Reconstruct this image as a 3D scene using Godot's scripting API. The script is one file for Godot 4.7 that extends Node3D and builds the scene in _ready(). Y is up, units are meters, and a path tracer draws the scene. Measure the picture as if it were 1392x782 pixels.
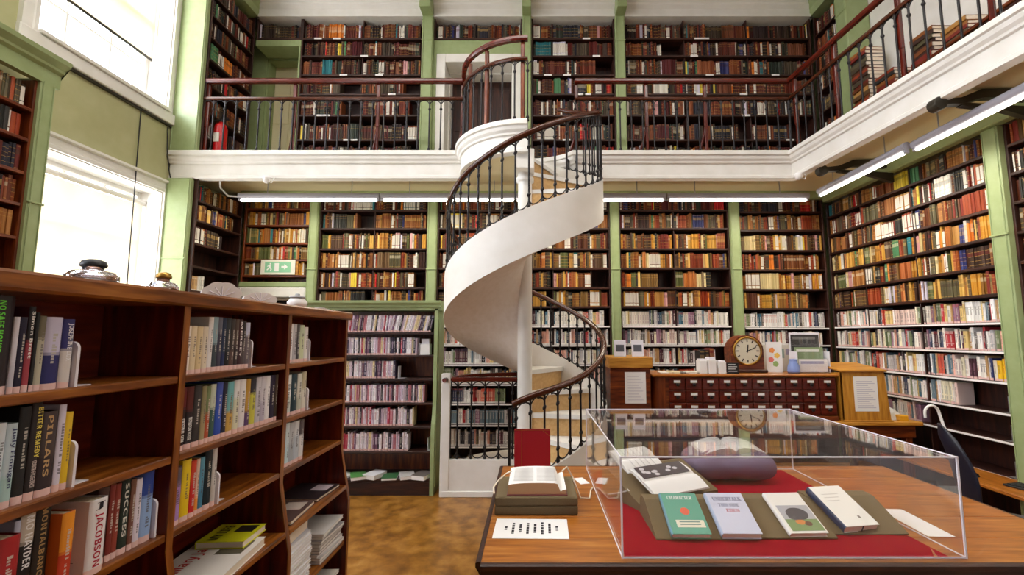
extends Node3D
# Old subscription library: galleried room, spiral stair, book walls, oak table with a clear display case.
# World: metres, y up, the camera stands at the origin and looks towards -z.

const CAM_HEIGHT := 1.65
const FOCAL := 620.0
const BACK := -6.3        # front plane of the shelving on the back wall
const RIGHT := 4.13       # front plane of the shelving on the right wall
const LEFT := -4.1        # front plane of the shelving on the left wall
const GALLERY := 3.9      # gallery floor
const EDGE := -5.4        # gallery edge along the back
const POLE := Vector3(-0.09, 0, -4.8)
const STAIR_R := 0.838

var rng := RandomNumberGenerator.new()
var M := {}
var names := {}
var body_font: SystemFont

# ------------------------------------------------------------------ geometry
class Geo:
	var v := PackedVector3Array()
	var n := PackedVector3Array()
	var c := PackedColorArray()
	var ix := PackedInt32Array()
	var t := Transform3D.IDENTITY
	var col := Color.WHITE

	# corners run anticlockwise seen from outside
	func quad(a: Vector3, b: Vector3, d: Vector3, e: Vector3) -> void:
		var k := v.size()
		a = t * a; b = t * b; d = t * d; e = t * e
		var m := (b - a).cross(d - a)
		if m.length_squared() < 1e-14:
			m = (d - a).cross(e - a)
		m = m.normalized()
		v.append(a); v.append(b); v.append(d); v.append(e)
		for i in 4:
			n.append(m); c.append(col)
		ix.append_array(PackedInt32Array([k, k + 2, k + 1, k, k + 3, k + 2]))

	func tri(a: Vector3, b: Vector3, d: Vector3) -> void:
		var k := v.size()
		a = t * a; b = t * b; d = t * d
		var m := (b - a).cross(d - a).normalized()
		v.append(a); v.append(b); v.append(d)
		for i in 3:
			n.append(m); c.append(col)
		ix.append_array(PackedInt32Array([k, k + 2, k + 1]))

	func box(a: Vector3, b: Vector3) -> void:
		var p := a.min(b)
		var q := a.max(b)
		quad(Vector3(p.x, p.y, q.z), Vector3(q.x, p.y, q.z), Vector3(q.x, q.y, q.z), Vector3(p.x, q.y, q.z))
		quad(Vector3(q.x, p.y, p.z), Vector3(p.x, p.y, p.z), Vector3(p.x, q.y, p.z), Vector3(q.x, q.y, p.z))
		quad(Vector3(q.x, p.y, q.z), Vector3(q.x, p.y, p.z), Vector3(q.x, q.y, p.z), Vector3(q.x, q.y, q.z))
		quad(Vector3(p.x, p.y, p.z), Vector3(p.x, p.y, q.z), Vector3(p.x, q.y, q.z), Vector3(p.x, q.y, p.z))
		quad(Vector3(p.x, q.y, q.z), Vector3(q.x, q.y, q.z), Vector3(q.x, q.y, p.z), Vector3(p.x, q.y, p.z))
		quad(Vector3(p.x, p.y, p.z), Vector3(q.x, p.y, p.z), Vector3(q.x, p.y, q.z), Vector3(p.x, p.y, q.z))

	# box with chamfered edges
	func cbox(a: Vector3, b: Vector3, r := 0.004) -> void:
		var lo := a.min(b)
		var hi := a.max(b)
		var mid := (lo + hi) / 2.0
		var h := (hi - lo) / 2.0
		r = minf(r, minf(h.x, minf(h.y, h.z)) * 0.8)
		for ax in 3:
			var u := (ax + 1) % 3
			var w := (ax + 2) % 3
			for s in [-1.0, 1.0]:
				var p := []
				for k in [[-1, -1], [1, -1], [1, 1], [-1, 1]]:
					var x := Vector3.ZERO
					x[ax] = s * h[ax]
					x[u] = k[0] * (h[u] - r)
					x[w] = k[1] * (h[w] - r)
					p.append(mid + x)
				if s > 0: quad(p[0], p[1], p[2], p[3])
				else: quad(p[3], p[2], p[1], p[0])
			# the four edges that run along ax
			for su in [-1.0, 1.0]:
				for sw in [-1.0, 1.0]:
					var e := []
					for k in [[-1, 0], [1, 0], [1, 1], [-1, 1]]:
						var x := Vector3.ZERO
						x[ax] = k[0] * (h[ax] - r)
						x[u] = su * (h[u] if k[1] == 0 else h[u] - r)
						x[w] = sw * (h[w] - r if k[1] == 0 else h[w])
						e.append(mid + x)
					if su * sw > 0: quad(e[0], e[1], e[2], e[3])
					else: quad(e[3], e[2], e[1], e[0])
		for sx in [-1.0, 1.0]:
			for sy in [-1.0, 1.0]:
				for sz in [-1.0, 1.0]:
					var s := Vector3(sx, sy, sz)
					var pa := mid + s * Vector3(h.x, h.y - r, h.z - r)
					var pb := mid + s * Vector3(h.x - r, h.y, h.z - r)
					var pd := mid + s * Vector3(h.x - r, h.y - r, h.z)
					if sx * sy * sz > 0: tri(pa, pb, pd)
					else: tri(pa, pd, pb)

	# smooth surface through rows of points; normal = d(column) x d(row)
	func grid(rows: Array, wrap := false, flip := false) -> void:
		var k := v.size()
		var nr := rows.size()
		var nc: int = rows[0].size()
		for i in nr:
			for j in nc:
				var ja := (j - 1 + nc) % nc if wrap else maxi(j - 1, 0)
				var jb := (j + 1) % nc if wrap else mini(j + 1, nc - 1)
				var dc: Vector3 = rows[i][jb] - rows[i][ja]
				var dr: Vector3 = rows[mini(i + 1, nr - 1)][j] - rows[maxi(i - 1, 0)][j]
				if dc.length_squared() < 1e-16:
					var o := i + 1 if i + 1 < nr else i - 1
					dc = rows[o][jb] - rows[o][ja]
				var m := dc.cross(dr).normalized()
				v.append(t * (rows[i][j] as Vector3))
				n.append((t.basis * m).normalized() * (-1.0 if flip else 1.0))
				c.append(col)
		for i in nr - 1:
			for j in (nc if wrap else nc - 1):
				var a := k + i * nc + j
				var b := k + i * nc + (j + 1) % nc
				var d := b + nc
				var e := a + nc
				if flip: ix.append_array(PackedInt32Array([a, b, d, a, d, e]))
				else: ix.append_array(PackedInt32Array([a, d, b, a, e, d]))

	# profile points (radius, height) from bottom to top, turned round y
	func lathe(profile: Array, at := Vector3.ZERO, seg := 16) -> void:
		var rows := []
		for p in profile:
			var r := []
			for j in seg:
				var a := -TAU * j / seg
				r.append(at + Vector3(cos(a) * p[0], p[1], sin(a) * p[0]))
			rows.append(r)
		grid(rows, true)

	func tube(path: Array, r, seg := 8, closed := false, caps := true) -> void:
		var rows := []
		var m := path.size()
		var side := Vector3.ZERO
		for i in m:
			var d: Vector3
			if closed: d = path[(i + 1) % m] - path[(i - 1 + m) % m]
			else: d = path[mini(i + 1, m - 1)] - path[maxi(i - 1, 0)]
			d = d.normalized()
			if side == Vector3.ZERO:
				side = d.cross(Vector3.UP)
				if side.length() < 0.1: side = d.cross(Vector3.RIGHT)
			side = (side - d * side.dot(d)).normalized()
			var up := side.cross(d)
			var ring := []
			var rr: float = r[i] if r is Array else r
			for j in seg:
				var a := TAU * j / seg
				ring.append(path[i] + (side * cos(a) + up * sin(a)) * rr)
			rows.append(ring)
		if closed: rows.append(rows[0])
		grid(rows, true, true)
		if caps and not closed:
			for j in seg - 2:
				tri(rows[0][0], rows[0][j + 1], rows[0][j + 2])
				tri(rows[m - 1][0], rows[m - 1][j + 2], rows[m - 1][j + 1])

	# flat outline (x, y) given a thickness towards -z, front at z
	func slab(poly: PackedVector2Array, z: float, depth: float) -> void:
		if Geometry2D.is_polygon_clockwise(poly):
			poly.reverse()
		var tr := Geometry2D.triangulate_polygon(poly)
		for i in range(0, tr.size(), 3):
			var a := poly[tr[i]]
			var b := poly[tr[i + 1]]
			var d := poly[tr[i + 2]]
			if (b - a).cross(d - a) < 0:
				var x := b
				b = d
				d = x
			tri(Vector3(a.x, a.y, z), Vector3(b.x, b.y, z), Vector3(d.x, d.y, z))
			tri(Vector3(a.x, a.y, z - depth), Vector3(d.x, d.y, z - depth), Vector3(b.x, b.y, z - depth))
		for i in poly.size():
			var a := poly[i]
			var b := poly[(i + 1) % poly.size()]
			quad(Vector3(a.x, a.y, z - depth), Vector3(b.x, b.y, z - depth), Vector3(b.x, b.y, z), Vector3(a.x, a.y, z))

	# moulding: profile of (outwards, height) points drawn along a level path; outwards is to the right of the way walked
	func mould(profile: Array, path: Array, ends := true) -> void:
		var rows := []
		var m := path.size()
		for i in m:
			var d0: Vector3 = path[i] - path[maxi(i - 1, 0)]
			var d1: Vector3 = path[mini(i + 1, m - 1)] - path[i]
			if i == 0: d0 = d1
			if i == m - 1: d1 = d0
			var o0 := Vector3(-d0.z, 0, d0.x).normalized()
			var o1 := Vector3(-d1.z, 0, d1.x).normalized()
			var o := (o0 + o1).normalized()
			o /= maxf(0.3, o.dot(o0))
			var r := []
			for p in profile:
				r.append(path[i] + o * p[0] + Vector3.UP * p[1])
			rows.append(r)
		for i in m - 1:
			for j in profile.size() - 1:
				quad(rows[i][j], rows[i + 1][j], rows[i + 1][j + 1], rows[i][j + 1])
		if ends:
			for j in range(1, profile.size() - 1):
				tri(rows[0][0], rows[0][j], rows[0][j + 1])
				tri(rows[m - 1][0], rows[m - 1][j + 1], rows[m - 1][j])

	func mesh() -> ArrayMesh:
		var a := []
		a.resize(Mesh.ARRAY_MAX)
		a[Mesh.ARRAY_VERTEX] = v
		a[Mesh.ARRAY_NORMAL] = n
		a[Mesh.ARRAY_COLOR] = c
		a[Mesh.ARRAY_INDEX] = ix
		var m := ArrayMesh.new()
		m.add_surface_from_arrays(Mesh.PRIMITIVE_TRIANGLES, a)
		return m

# ------------------------------------------------------------------ nodes
func numbered(called: String) -> String:
	names[called] = names.get(called, 0) + 1
	return called if names[called] == 1 else "%s_%03d" % [called, names[called] - 1]

func tag(o: Node, label: String, category := "", group := "", kind := "") -> Node:
	if label: o.set_meta("label", label)
	if category: o.set_meta("category", category)
	if group: o.set_meta("group", group)
	if kind: o.set_meta("kind", kind)
	return o

# commits a Geo (or a Mesh) as one named mesh: a part when it has a parent, else a thing of its own
func put(called: String, g, m: Material, parent: Node = null, at := Transform3D.IDENTITY) -> MeshInstance3D:
	var o := MeshInstance3D.new()
	o.name = numbered(called) if parent == null else called
	o.mesh = g.mesh() if g is Geo else g
	o.material_override = m
	o.transform = at
	(self if parent == null else parent).add_child(o, true)
	return o

func thing(called: String, label: String, category: String, at := Vector3.ZERO, turn := 0.0, group := "", kind := "") -> Node3D:
	var o := Node3D.new()
	o.name = numbered(called)
	o.position = at
	o.rotation.y = turn
	add_child(o)
	tag(o, label, category, group, kind)
	return o

func boxpart(called: String, a: Vector3, b: Vector3, m: Material, parent: Node = null, r := 0.004) -> MeshInstance3D:
	var g := Geo.new()
	if r > 0: g.cbox(a, b, r)
	else: g.box(a, b)
	return put(called, g, m, parent)

# lettering as flat raised print: it fills a field of width w and height h whose lower left corner is at the transform's origin
func lettering(txt: String, m: Material, parent: Node, at: Transform3D, w: float, h: float, bold := false, called := "lettering") -> void:
	var tm := TextMesh.new()
	tm.text = txt
	tm.font = M.serif if bold == false else M.sans
	tm.font_size = 24
	tm.pixel_size = 0.01
	tm.depth = 0.0
	tm.curve_step = 3.0
	tm.horizontal_alignment = HORIZONTAL_ALIGNMENT_LEFT
	var bb := tm.get_aabb()
	var s := Vector3(w / maxf(bb.size.x, 1e-4), h / maxf(bb.size.y, 1e-4), 1.0)
	var o := MeshInstance3D.new()
	o.name = called
	o.mesh = tm
	o.material_override = m
	o.transform = at * Transform3D(Basis.from_scale(s), Vector3(-bb.position.x * s.x, -bb.position.y * s.y, 0.0))
	parent.add_child(o, true)

# ------------------------------------------------------------------ materials
func mat(color: Color, rough := 0.6, spec := 0.5, metal := 0.0) -> StandardMaterial3D:
	var m := StandardMaterial3D.new()
	m.albedo_color = color
	m.roughness = rough
	m.metallic_specular = spec
	m.metallic = metal
	return m

func noise_tex(seed_: int, freq: float, stops: Array, size := 512, oct := 4) -> NoiseTexture2D:
	var f := FastNoiseLite.new()
	f.seed = seed_
	f.noise_type = FastNoiseLite.TYPE_SIMPLEX_SMOOTH
	f.frequency = freq
	f.fractal_octaves = oct
	f.fractal_gain = 0.55
	var tx := NoiseTexture2D.new()
	tx.width = size
	tx.height = size
	tx.seamless = true
	tx.noise = f
	var gr := Gradient.new()
	gr.offsets = PackedFloat32Array(stops.map(func(s): return s[0]))
	gr.colors = PackedColorArray(stops.map(func(s): return s[1]))
	tx.color_ramp = gr
	return tx

# grain runs along the axis named
func wood(tex: Texture2D, axis: String, rough := 0.4, along := 0.35, across := 3.0, spec := 0.5) -> StandardMaterial3D:
	var m := mat(Color.WHITE, rough, spec)
	m.albedo_texture = tex
	m.uv1_triplanar = true
	m.uv1_world_triplanar = true
	m.uv1_scale = Vector3(along if axis == "x" else across, along if axis == "y" else across, along if axis == "z" else across)
	return m

func mottled(tex: Texture2D, scale: float, rough := 0.6, spec := 0.5) -> StandardMaterial3D:
	var m := mat(Color.WHITE, rough, spec)
	m.albedo_texture = tex
	m.uv1_triplanar = true
	m.uv1_world_triplanar = true
	m.uv1_scale = Vector3.ONE * scale
	return m

func rgb(r: float, g: float, b: float) -> Color:
	return Color(r / 255.0, g / 255.0, b / 255.0)

func lin(c: Color) -> Color:
	return c.srgb_to_linear()

func materials() -> void:
	M.serif = SystemFont.new()
	M.serif.font_names = PackedStringArray(["Droid Serif"])
	M.serif.font_weight = 700
	M.sans = SystemFont.new()
	M.sans.font_names = PackedStringArray(["Droid Sans"])
	M.sans.font_weight = 700
	var maho := noise_tex(3, 0.012, [[0.0, rgb(60, 20, 6)], [0.4, rgb(96, 38, 11)], [0.6, rgb(116, 52, 15)], [1.0, rgb(150, 78, 28)]])
	var dark := noise_tex(5, 0.012, [[0.0, rgb(28, 11, 7)], [0.5, rgb(52, 22, 13)], [1.0, rgb(80, 39, 22)]])
	var oak := noise_tex(7, 0.014, [[0.0, rgb(130, 70, 20)], [0.4, rgb(160, 94, 30)], [0.65, rgb(174, 106, 38)], [1.0, rgb(194, 132, 62)]])
	var red := noise_tex(9, 0.012, [[0.0, rgb(56, 13, 8)], [0.5, rgb(86, 24, 13)], [1.0, rgb(112, 40, 22)]])
	var hon := noise_tex(11, 0.012, [[0.0, rgb(146, 92, 26)], [0.5, rgb(188, 128, 42)], [1.0, rgb(212, 156, 66)]])
	var casewood := noise_tex(13, 0.012, [[0.0, rgb(52, 11, 5)], [0.4, rgb(80, 19, 8)], [0.6, rgb(98, 29, 11)], [1.0, rgb(128, 50, 20)]])  # darker twin of amber for interior panels, their shade put into the colour
	var amber := noise_tex(15, 0.012, [[0.0, rgb(70, 32, 8)], [0.4, rgb(112, 58, 16)], [0.6, rgb(138, 78, 24)], [1.0, rgb(172, 108, 44)]])  # paler wood: worn edges and the light they catch, painted into the colour
	for a in ["x", "y", "z"]:
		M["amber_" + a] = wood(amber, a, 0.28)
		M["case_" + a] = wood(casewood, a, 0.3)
		M["maho_" + a] = wood(maho, a, 0.36)
		M["dark_" + a] = wood(dark, a, 0.5)
		M["oak_" + a] = wood(oak, a, 0.3)
		M["red_" + a] = wood(red, a, 0.25)
		M["honey_" + a] = wood(hon, a, 0.4)
	M.floor = mottled(noise_tex(21, 0.01, [[0.0, rgb(100, 62, 18)], [0.4, rgb(136, 90, 30)], [0.6, rgb(152, 104, 40)], [1.0, rgb(178, 132, 66)]], 1024, 6), 0.45, 0.3)
	M.green = mottled(noise_tex(22, 0.02, [[0.0, rgb(148, 163, 112)], [1.0, rgb(160, 175, 126)]]), 0.8, 0.45)
	M.wallpaint = mottled(noise_tex(23, 0.01, [[0.0, rgb(172, 170, 124)], [1.0, rgb(184, 182, 138)]]), 0.5, 0.75)
	M.white = mottled(noise_tex(24, 0.01, [[0.0, rgb(226, 222, 214)], [1.0, rgb(238, 235, 230)]]), 0.6, 0.5)
	M.plaster = mottled(noise_tex(25, 0.02, [[0.0, rgb(214, 200, 184)], [0.5, rgb(226, 214, 202)], [1.0, rgb(232, 222, 214)]]), 1.2, 0.7)
	M.cream = mat(rgb(238, 226, 186), 0.7)
	M.tread = mottled(noise_tex(26, 0.02, [[0.0, rgb(190, 146, 88)], [1.0, rgb(214, 176, 122)]]), 2.0, 0.5)
	M.iron = mat(rgb(34, 30, 32), 0.35, 0.5, 0.4)
	M.bracket = mat(rgb(58, 52, 42), 0.5, 0.5, 0.3)
	M.brass = mat(rgb(170, 130, 60), 0.35, 0.5, 0.9)
	M.steel = mat(rgb(180, 180, 182), 0.35, 0.5, 0.7)
	M.grey = mat(rgb(150, 150, 152), 0.5)
	M.paper = mat(rgb(240, 238, 236), 0.8)
	M.page = mat(rgb(238, 224, 204), 0.85)
	M.ink = mat(rgb(36, 32, 40), 0.8)
	M.black = mat(rgb(24, 23, 25), 0.5)
	M.navy = mat(rgb(22, 24, 40), 0.45)
	M.rail = mat(rgb(72, 32, 15), 0.2)
	M.book = mat(Color.WHITE, 0.5, 0.45)
	M.book.vertex_color_use_as_albedo = true
	M.leather = mat(Color.WHITE, 0.45, 0.35)
	M.leather.vertex_color_use_as_albedo = true
	M.glass = mat(Color(0.96, 0.98, 1.0, 0.04), 0.02)
	M.glass.transparency = BaseMaterial3D.TRANSPARENCY_ALPHA
	M.acrylic = mat(Color(0.97, 0.98, 1.0, 0.012), 0.02)
	M.acrylic.transparency = BaseMaterial3D.TRANSPARENCY_ALPHA
	M.polished = mat(rgb(236, 232, 240), 0.3)
	M.blind = mat(rgb(240, 232, 214), 0.9)
	M.blind.backlight_enabled = true
	M.blind.backlight = rgb(250, 240, 220)
	M.tube = mat(rgb(250, 250, 245), 0.4)
	M.tube.emission_enabled = true
	M.tube.emission = rgb(255, 250, 235)
	M.tube.emission_energy_multiplier = 12.0
	M.lampwhite = mat(rgb(170, 168, 178), 0.4)
	M.redcloth = mottled(noise_tex(31, 0.05, [[0.0, rgb(136, 4, 26)], [1.0, rgb(160, 6, 34)]]), 4.0, 0.85, 0.18)
	M.foam = mottled(noise_tex(32, 0.05, [[0.0, rgb(106, 90, 62)], [1.0, rgb(122, 106, 76)]]), 6.0, 0.9)
	M.linen = mat(rgb(132, 116, 140), 0.8)
	M.fabric = mottled(noise_tex(33, 0.08, [[0.0, rgb(70, 68, 72)], [1.0, rgb(92, 90, 94)]]), 6.0, 0.9)

# ------------------------------------------------------------------ the place
func _ready() -> void:
	var cam := Camera3D.new()
	cam.name = "camera"
	cam.projection = Camera3D.PROJECTION_FRUSTUM
	cam.near = 0.05
	cam.far = 60.0
	cam.size = 0.05 * 782.0 / FOCAL
	cam.frustum_offset = Vector2(-29.0 / FOCAL * 0.05, 0.0)
	cam.position = Vector3(0, CAM_HEIGHT, 0)
	cam.rotation.x = atan(66.0 / FOCAL)
	add_child(cam)
	cam.current = true
	var env := Environment.new()
	env.background_mode = Environment.BG_SKY
	var sk := ProceduralSkyMaterial.new()
	sk.sky_top_color = rgb(206, 216, 232)
	sk.sky_horizon_color = rgb(240, 242, 246)
	sk.ground_horizon_color = rgb(214, 214, 212)
	sk.ground_bottom_color = rgb(150, 148, 144)
	sk.sky_energy_multiplier = 4.2
	sk.ground_energy_multiplier = 3.2
	env.sky = Sky.new()
	env.sky.sky_material = sk
	env.tonemap_mode = Environment.TONE_MAPPER_LINEAR
	env.tonemap_exposure = 0.58
	env.sdfgi_enabled = true
	env.ssao_enabled = true
	env.ssil_enabled = true
	var we := WorldEnvironment.new()
	we.name = "environment"
	we.environment = env
	add_child(we)
	# daylight that enters through the tall windows of the left wall
	for w in [[-4.67, 2.15, 1.25, 2.3], [-4.67, 5.35, 1.35, 1.9], [-2.6, 5.35, 1.35, 1.9], [-0.5, 5.35, 1.35, 1.9], [1.6, 5.35, 1.35, 1.9], [-0.5, 2.15, 1.25, 2.3], [1.6, 2.15, 1.25, 2.3]]:
		area("window_daylight", Vector3(-4.63, w[1], w[0]), Vector3.RIGHT, Vector2(w[2], w[3]), 8.0 if w[0] < -4.0 else 5.0, rgb(244, 248, 255))
	materials()
	rng.seed = 20240611
	shell()
	gallery()
	stair()
	lamps()
	shelving()
	foreground_bookcase()
	video_bookcase()
	table_and_case()
	catalogue_desk()
	right_side()
	small_things()
	tag(put("old_books", old_stuff, M.leather), "rows of old leather and cloth books filling the far shelves", "books", "", "stuff")
	tag(put("modern_books", new_stuff, M.book), "rows of newer books on the lower shelves of the back wall", "books", "", "stuff")

func area(called: String, at: Vector3, towards: Vector3, size: Vector2, energy: float, color: Color) -> void:
	var l := AreaLight3D.new()
	l.name = numbered(called)
	l.area_size = size
	l.light_energy = energy
	l.light_color = color
	l.shadow_enabled = true
	l.set("area_range", 14.0)
	add_child(l)
	l.look_at_from_position(at, at + towards, Vector3.UP if absf(towards.y) < 0.9 else Vector3.RIGHT)

func struct(called: String, g, m: Material, label := "") -> MeshInstance3D:
	var o := put(called, g, m)
	tag(o, label, "", "", "structure")
	return o

var trims := 0
func trim(g, m: Material, label: String) -> MeshInstance3D:
	trims += 1
	return struct("trim_%d" % trims, g, m, label)

# wall of a given thickness with rectangular holes: u runs along the wall, holes are [u0, u1, y0, y1]
func holed(g: Geo, u0: float, u1: float, y0: float, y1: float, holes: Array, place: Callable) -> void:
	var us := [u0, u1]
	for h in holes:
		us.append(h[0])
		us.append(h[1])
	us.sort()
	for i in us.size() - 1:
		if us[i + 1] - us[i] < 0.001: continue
		var mid: float = (us[i] + us[i + 1]) / 2.0
		var cuts := []
		for h in holes:
			if mid > h[0] and mid < h[1]: cuts.append([h[2], h[3]])
		cuts.sort_custom(func(a, b): return a[0] < b[0])
		var y := y0
		for k in cuts:
			if k[0] > y + 0.001: place.call(g, us[i], us[i + 1], y, k[0])
			y = k[1]
		if y1 > y + 0.001: place.call(g, us[i], us[i + 1], y, y1)

func shell() -> void:
	var g := Geo.new()
	g.box(Vector3(-4.8, -0.2, -7.0), Vector3(4.8, 0, 3.6))
	struct("floor", g, M.floor, "worn golden brown linoleum floor")
	g = Geo.new()
	g.box(Vector3(-4.8, 6.75, -7.0), Vector3(4.8, 6.95, 3.6))
	struct("ceiling", g, M.white, "white ceiling high above the gallery")
	g = Geo.new()
	holed(g, -4.8, 4.8, 0, 6.75, [[-4.08, -3.16, 0.0, 2.2], [-4.1, -3.45, GALLERY, 5.9], [-1.3, -0.3, GALLERY, 5.66]], func(q, a, b, y, z): q.box(Vector3(a, y, -6.95), Vector3(b, z, -6.61)))
	struct("wall_back", g, M.green, "green painted back wall behind the bookshelves")
	g = Geo.new()
	g.box(Vector3(4.44, 0, -6.6), Vector3(4.8, 6.75, 3.3))
	struct("wall_right", g, M.white, "pale right wall of the gallery")
	g = Geo.new()
	g.box(Vector3(-4.8, 0, 3.3), Vector3(4.8, 6.75, 3.6))
	struct("wall_front", g, M.dark_y, "unseen wall behind the viewer, darkened to dim reflections")  # unseen wall made dark wood to keep haze off the acrylic panes
	# left wall with tall windows, those behind the viewer as well
	g = Geo.new()
	var holes := []
	for z in [-4.67, -0.5, 1.6]: holes.append([z - 0.67, z + 0.67, 0.95, 3.37])
	for z in [-4.55, -2.6, -0.5, 1.6]: holes.append([z - 0.73, z + 0.73, 4.38, 6.5])
	holed(g, -6.6, 3.3, 0, 6.75, holes, func(q, a, b, y, z): q.box(Vector3(-4.9, y, a), Vector3(-4.46, z, b)))
	struct("wall_left", g, M.wallpaint, "olive cream left wall with tall windows")
	var k := 1
	for z in [-4.67, -0.5, 1.6]:
		window(k, z, 0.67, 0.95, 3.37, "lower", "white framed lower window beside the green pillar" if k == 1 else ["", "", "lower window beside the viewer", "lower window behind the viewer"][k])
		k += 1
	for z in [-4.55, -2.6, -0.5, 1.6]:
		window(k, z, 0.73, 4.38, 6.5, "upper", "white framed upper window above the lower one" if k == 4 else ["", "", "", "", "", "second upper window from the gallery", "third upper window from the gallery", "upper window farthest from the gallery"][k])
		k += 1
	# blinds of the two windows in view
	var b := thing("roller_blind", "white roller blind drawn down in the lower window", "blind", Vector3(-4.66, 0.97, -4.67))
	g = Geo.new()
	g.box(Vector3(-0.002, 0, -0.63), Vector3(0.002, 2.22, 0.63))
	put("cloth", g, M.blind, b)
	g = Geo.new()
	g.tube([Vector3(0, 2.26, -0.65), Vector3(0, 2.26, 0.65)], 0.03, 10)
	put("roller", g, M.white, b)
	b = thing("roller_blind", "cream roller blind half way down in the upper window", "blind", Vector3(-4.66, 5.0, -4.55))
	g = Geo.new()
	g.box(Vector3(-0.002, 0.01, -0.70), Vector3(0.002, 1.45, 0.70))
	put("cloth", g, M.blind, b)
	boxpart("bottom_bar", Vector3(-0.008, -0.015, -0.70), Vector3(0.008, 0.015, 0.70), M.bracket, b, 0.003)
	# blind cord that hangs down the wall
	g = Geo.new()
	g.tube([Vector3(-4.44, 4.2, -4.92), Vector3(-4.435, 3.2, -4.93), Vector3(-4.43, 2.2, -4.94), Vector3(-4.43, 1.9, -4.94)], 0.006, 6)
	tag(put("blind_cord", g, M.black), "thin dark cord hanging from the upper window sill", "cord")
	g = Geo.new()
	g.tube([Vector3(-4.44, 4.2, -5.3), Vector3(-4.43, 3.9, -5.31), Vector3(-4.42, 3.65, -5.35), Vector3(-4.42, 3.55, -5.39)], 0.006, 6)
	tag(put("cable", g, M.black), "short dark cable where gallery meets left wall", "cable")
	# cornice under the ceiling
	var prof := [[0.0, 6.33], [0.05, 6.33], [0.05, 6.37], [0.03, 6.38], [0.035, 6.46], [0.07, 6.50], [0.075, 6.53], [0.12, 6.58], [0.18, 6.62], [0.18, 6.66], [0.24, 6.70], [0.24, 6.75]]
	g = Geo.new()
	g.mould(prof, [Vector3(-4.1, 0, BACK), Vector3(4.13, 0, BACK)])
	g.box(Vector3(-4.1, 6.33, -6.6), Vector3(4.13, 6.75, BACK))
	trim(g, M.white, "white moulded cornice along the top of the back wall")
	g = Geo.new()
	g.mould([[0.0, 6.33], [0.05, 6.33], [0.05, 6.45], [0.12, 6.6], [0.18, 6.75]], [Vector3(RIGHT, 0, BACK), Vector3(RIGHT, 0, -5.6)])
	g.box(Vector3(RIGHT, 6.33, BACK), Vector3(4.43, 6.75, -5.6))
	trim(g, M.green, "green frieze above the corner shelves of the gallery")
	g = Geo.new()
	g.mould([[0.0, 6.33], [0.05, 6.33], [0.05, 6.45], [0.12, 6.6], [0.18, 6.75]], [Vector3(LEFT, 0, -5.42), Vector3(LEFT, 0, BACK)])
	g.box(Vector3(LEFT, 6.33, BACK), Vector3(-4.45, 6.75, -5.42))
	trim(g, M.green, "green frieze above the gallery shelves in the left corner")
	# doors
	door(1, -3.62, 0.0, 0.46, 2.2, "white framed door under the exit sign", M.white, M.navy)
	door(2, -3.775, GALLERY, 0.325, 2.0, "green door in the recess on the gallery", M.green, M.cream)
	door(3, -0.8, GALLERY, 0.5, 1.76, "dark glazed door on the gallery beside the stair head", M.white, M.dark_y)

func door(k: int, x: float, y: float, hw: float, h: float, label: String, frame: Material, leaf: Material) -> void:
	var d := thing("door_%d" % k, label, "", Vector3(x, y, -6.8), 0.0, "", "structure")
	boxpart("leaf", Vector3(-hw, 0, -0.06), Vector3(hw, h, -0.01), leaf, d)
	for s in [0.30, 0.72]:
		for side in [-0.5, 0.5]:
			boxpart("panel", Vector3(side * hw - hw * 0.36, h * (s - 0.2), -0.01), Vector3(side * hw + hw * 0.36, h * (s + 0.18), 0.005), leaf, d, 0.004)
	var g := Geo.new()
	g.lathe([[0.0, 0.0], [0.012, 0.0], [0.01, 0.03], [0.028, 0.045], [0.025, 0.065], [0.0, 0.07]], Vector3.ZERO, 12)
	put("knob", g, M.brass, d, Transform3D(Basis(Vector3.RIGHT, PI / 2), Vector3(hw * 0.82, h * 0.48, -0.01)))
	var z := 0.21 if k != 2 else 0.17
	for s in [-1, 1]:
		boxpart("jamb", Vector3(s * hw, 0, -0.1), Vector3(s * (hw - 0.03), h, z), frame, d, 0.003)
		if k != 2: boxpart("architrave", Vector3(s * (hw - 0.01), 0, 0.19), Vector3(s * (hw + 0.12), h + 0.12, 0.5 if k != 2 else 0.22), frame, d, 0.006)
	boxpart("jamb", Vector3(-hw, h - 0.03, -0.1), Vector3(hw, h, z), frame, d, 0.003)
	if k != 2: boxpart("architrave", Vector3(-hw + 0.01, h - 0.01, 0.19), Vector3(hw - 0.01, h + 0.12, 0.5 if k != 2 else 0.23), frame, d, 0.006)

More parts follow.
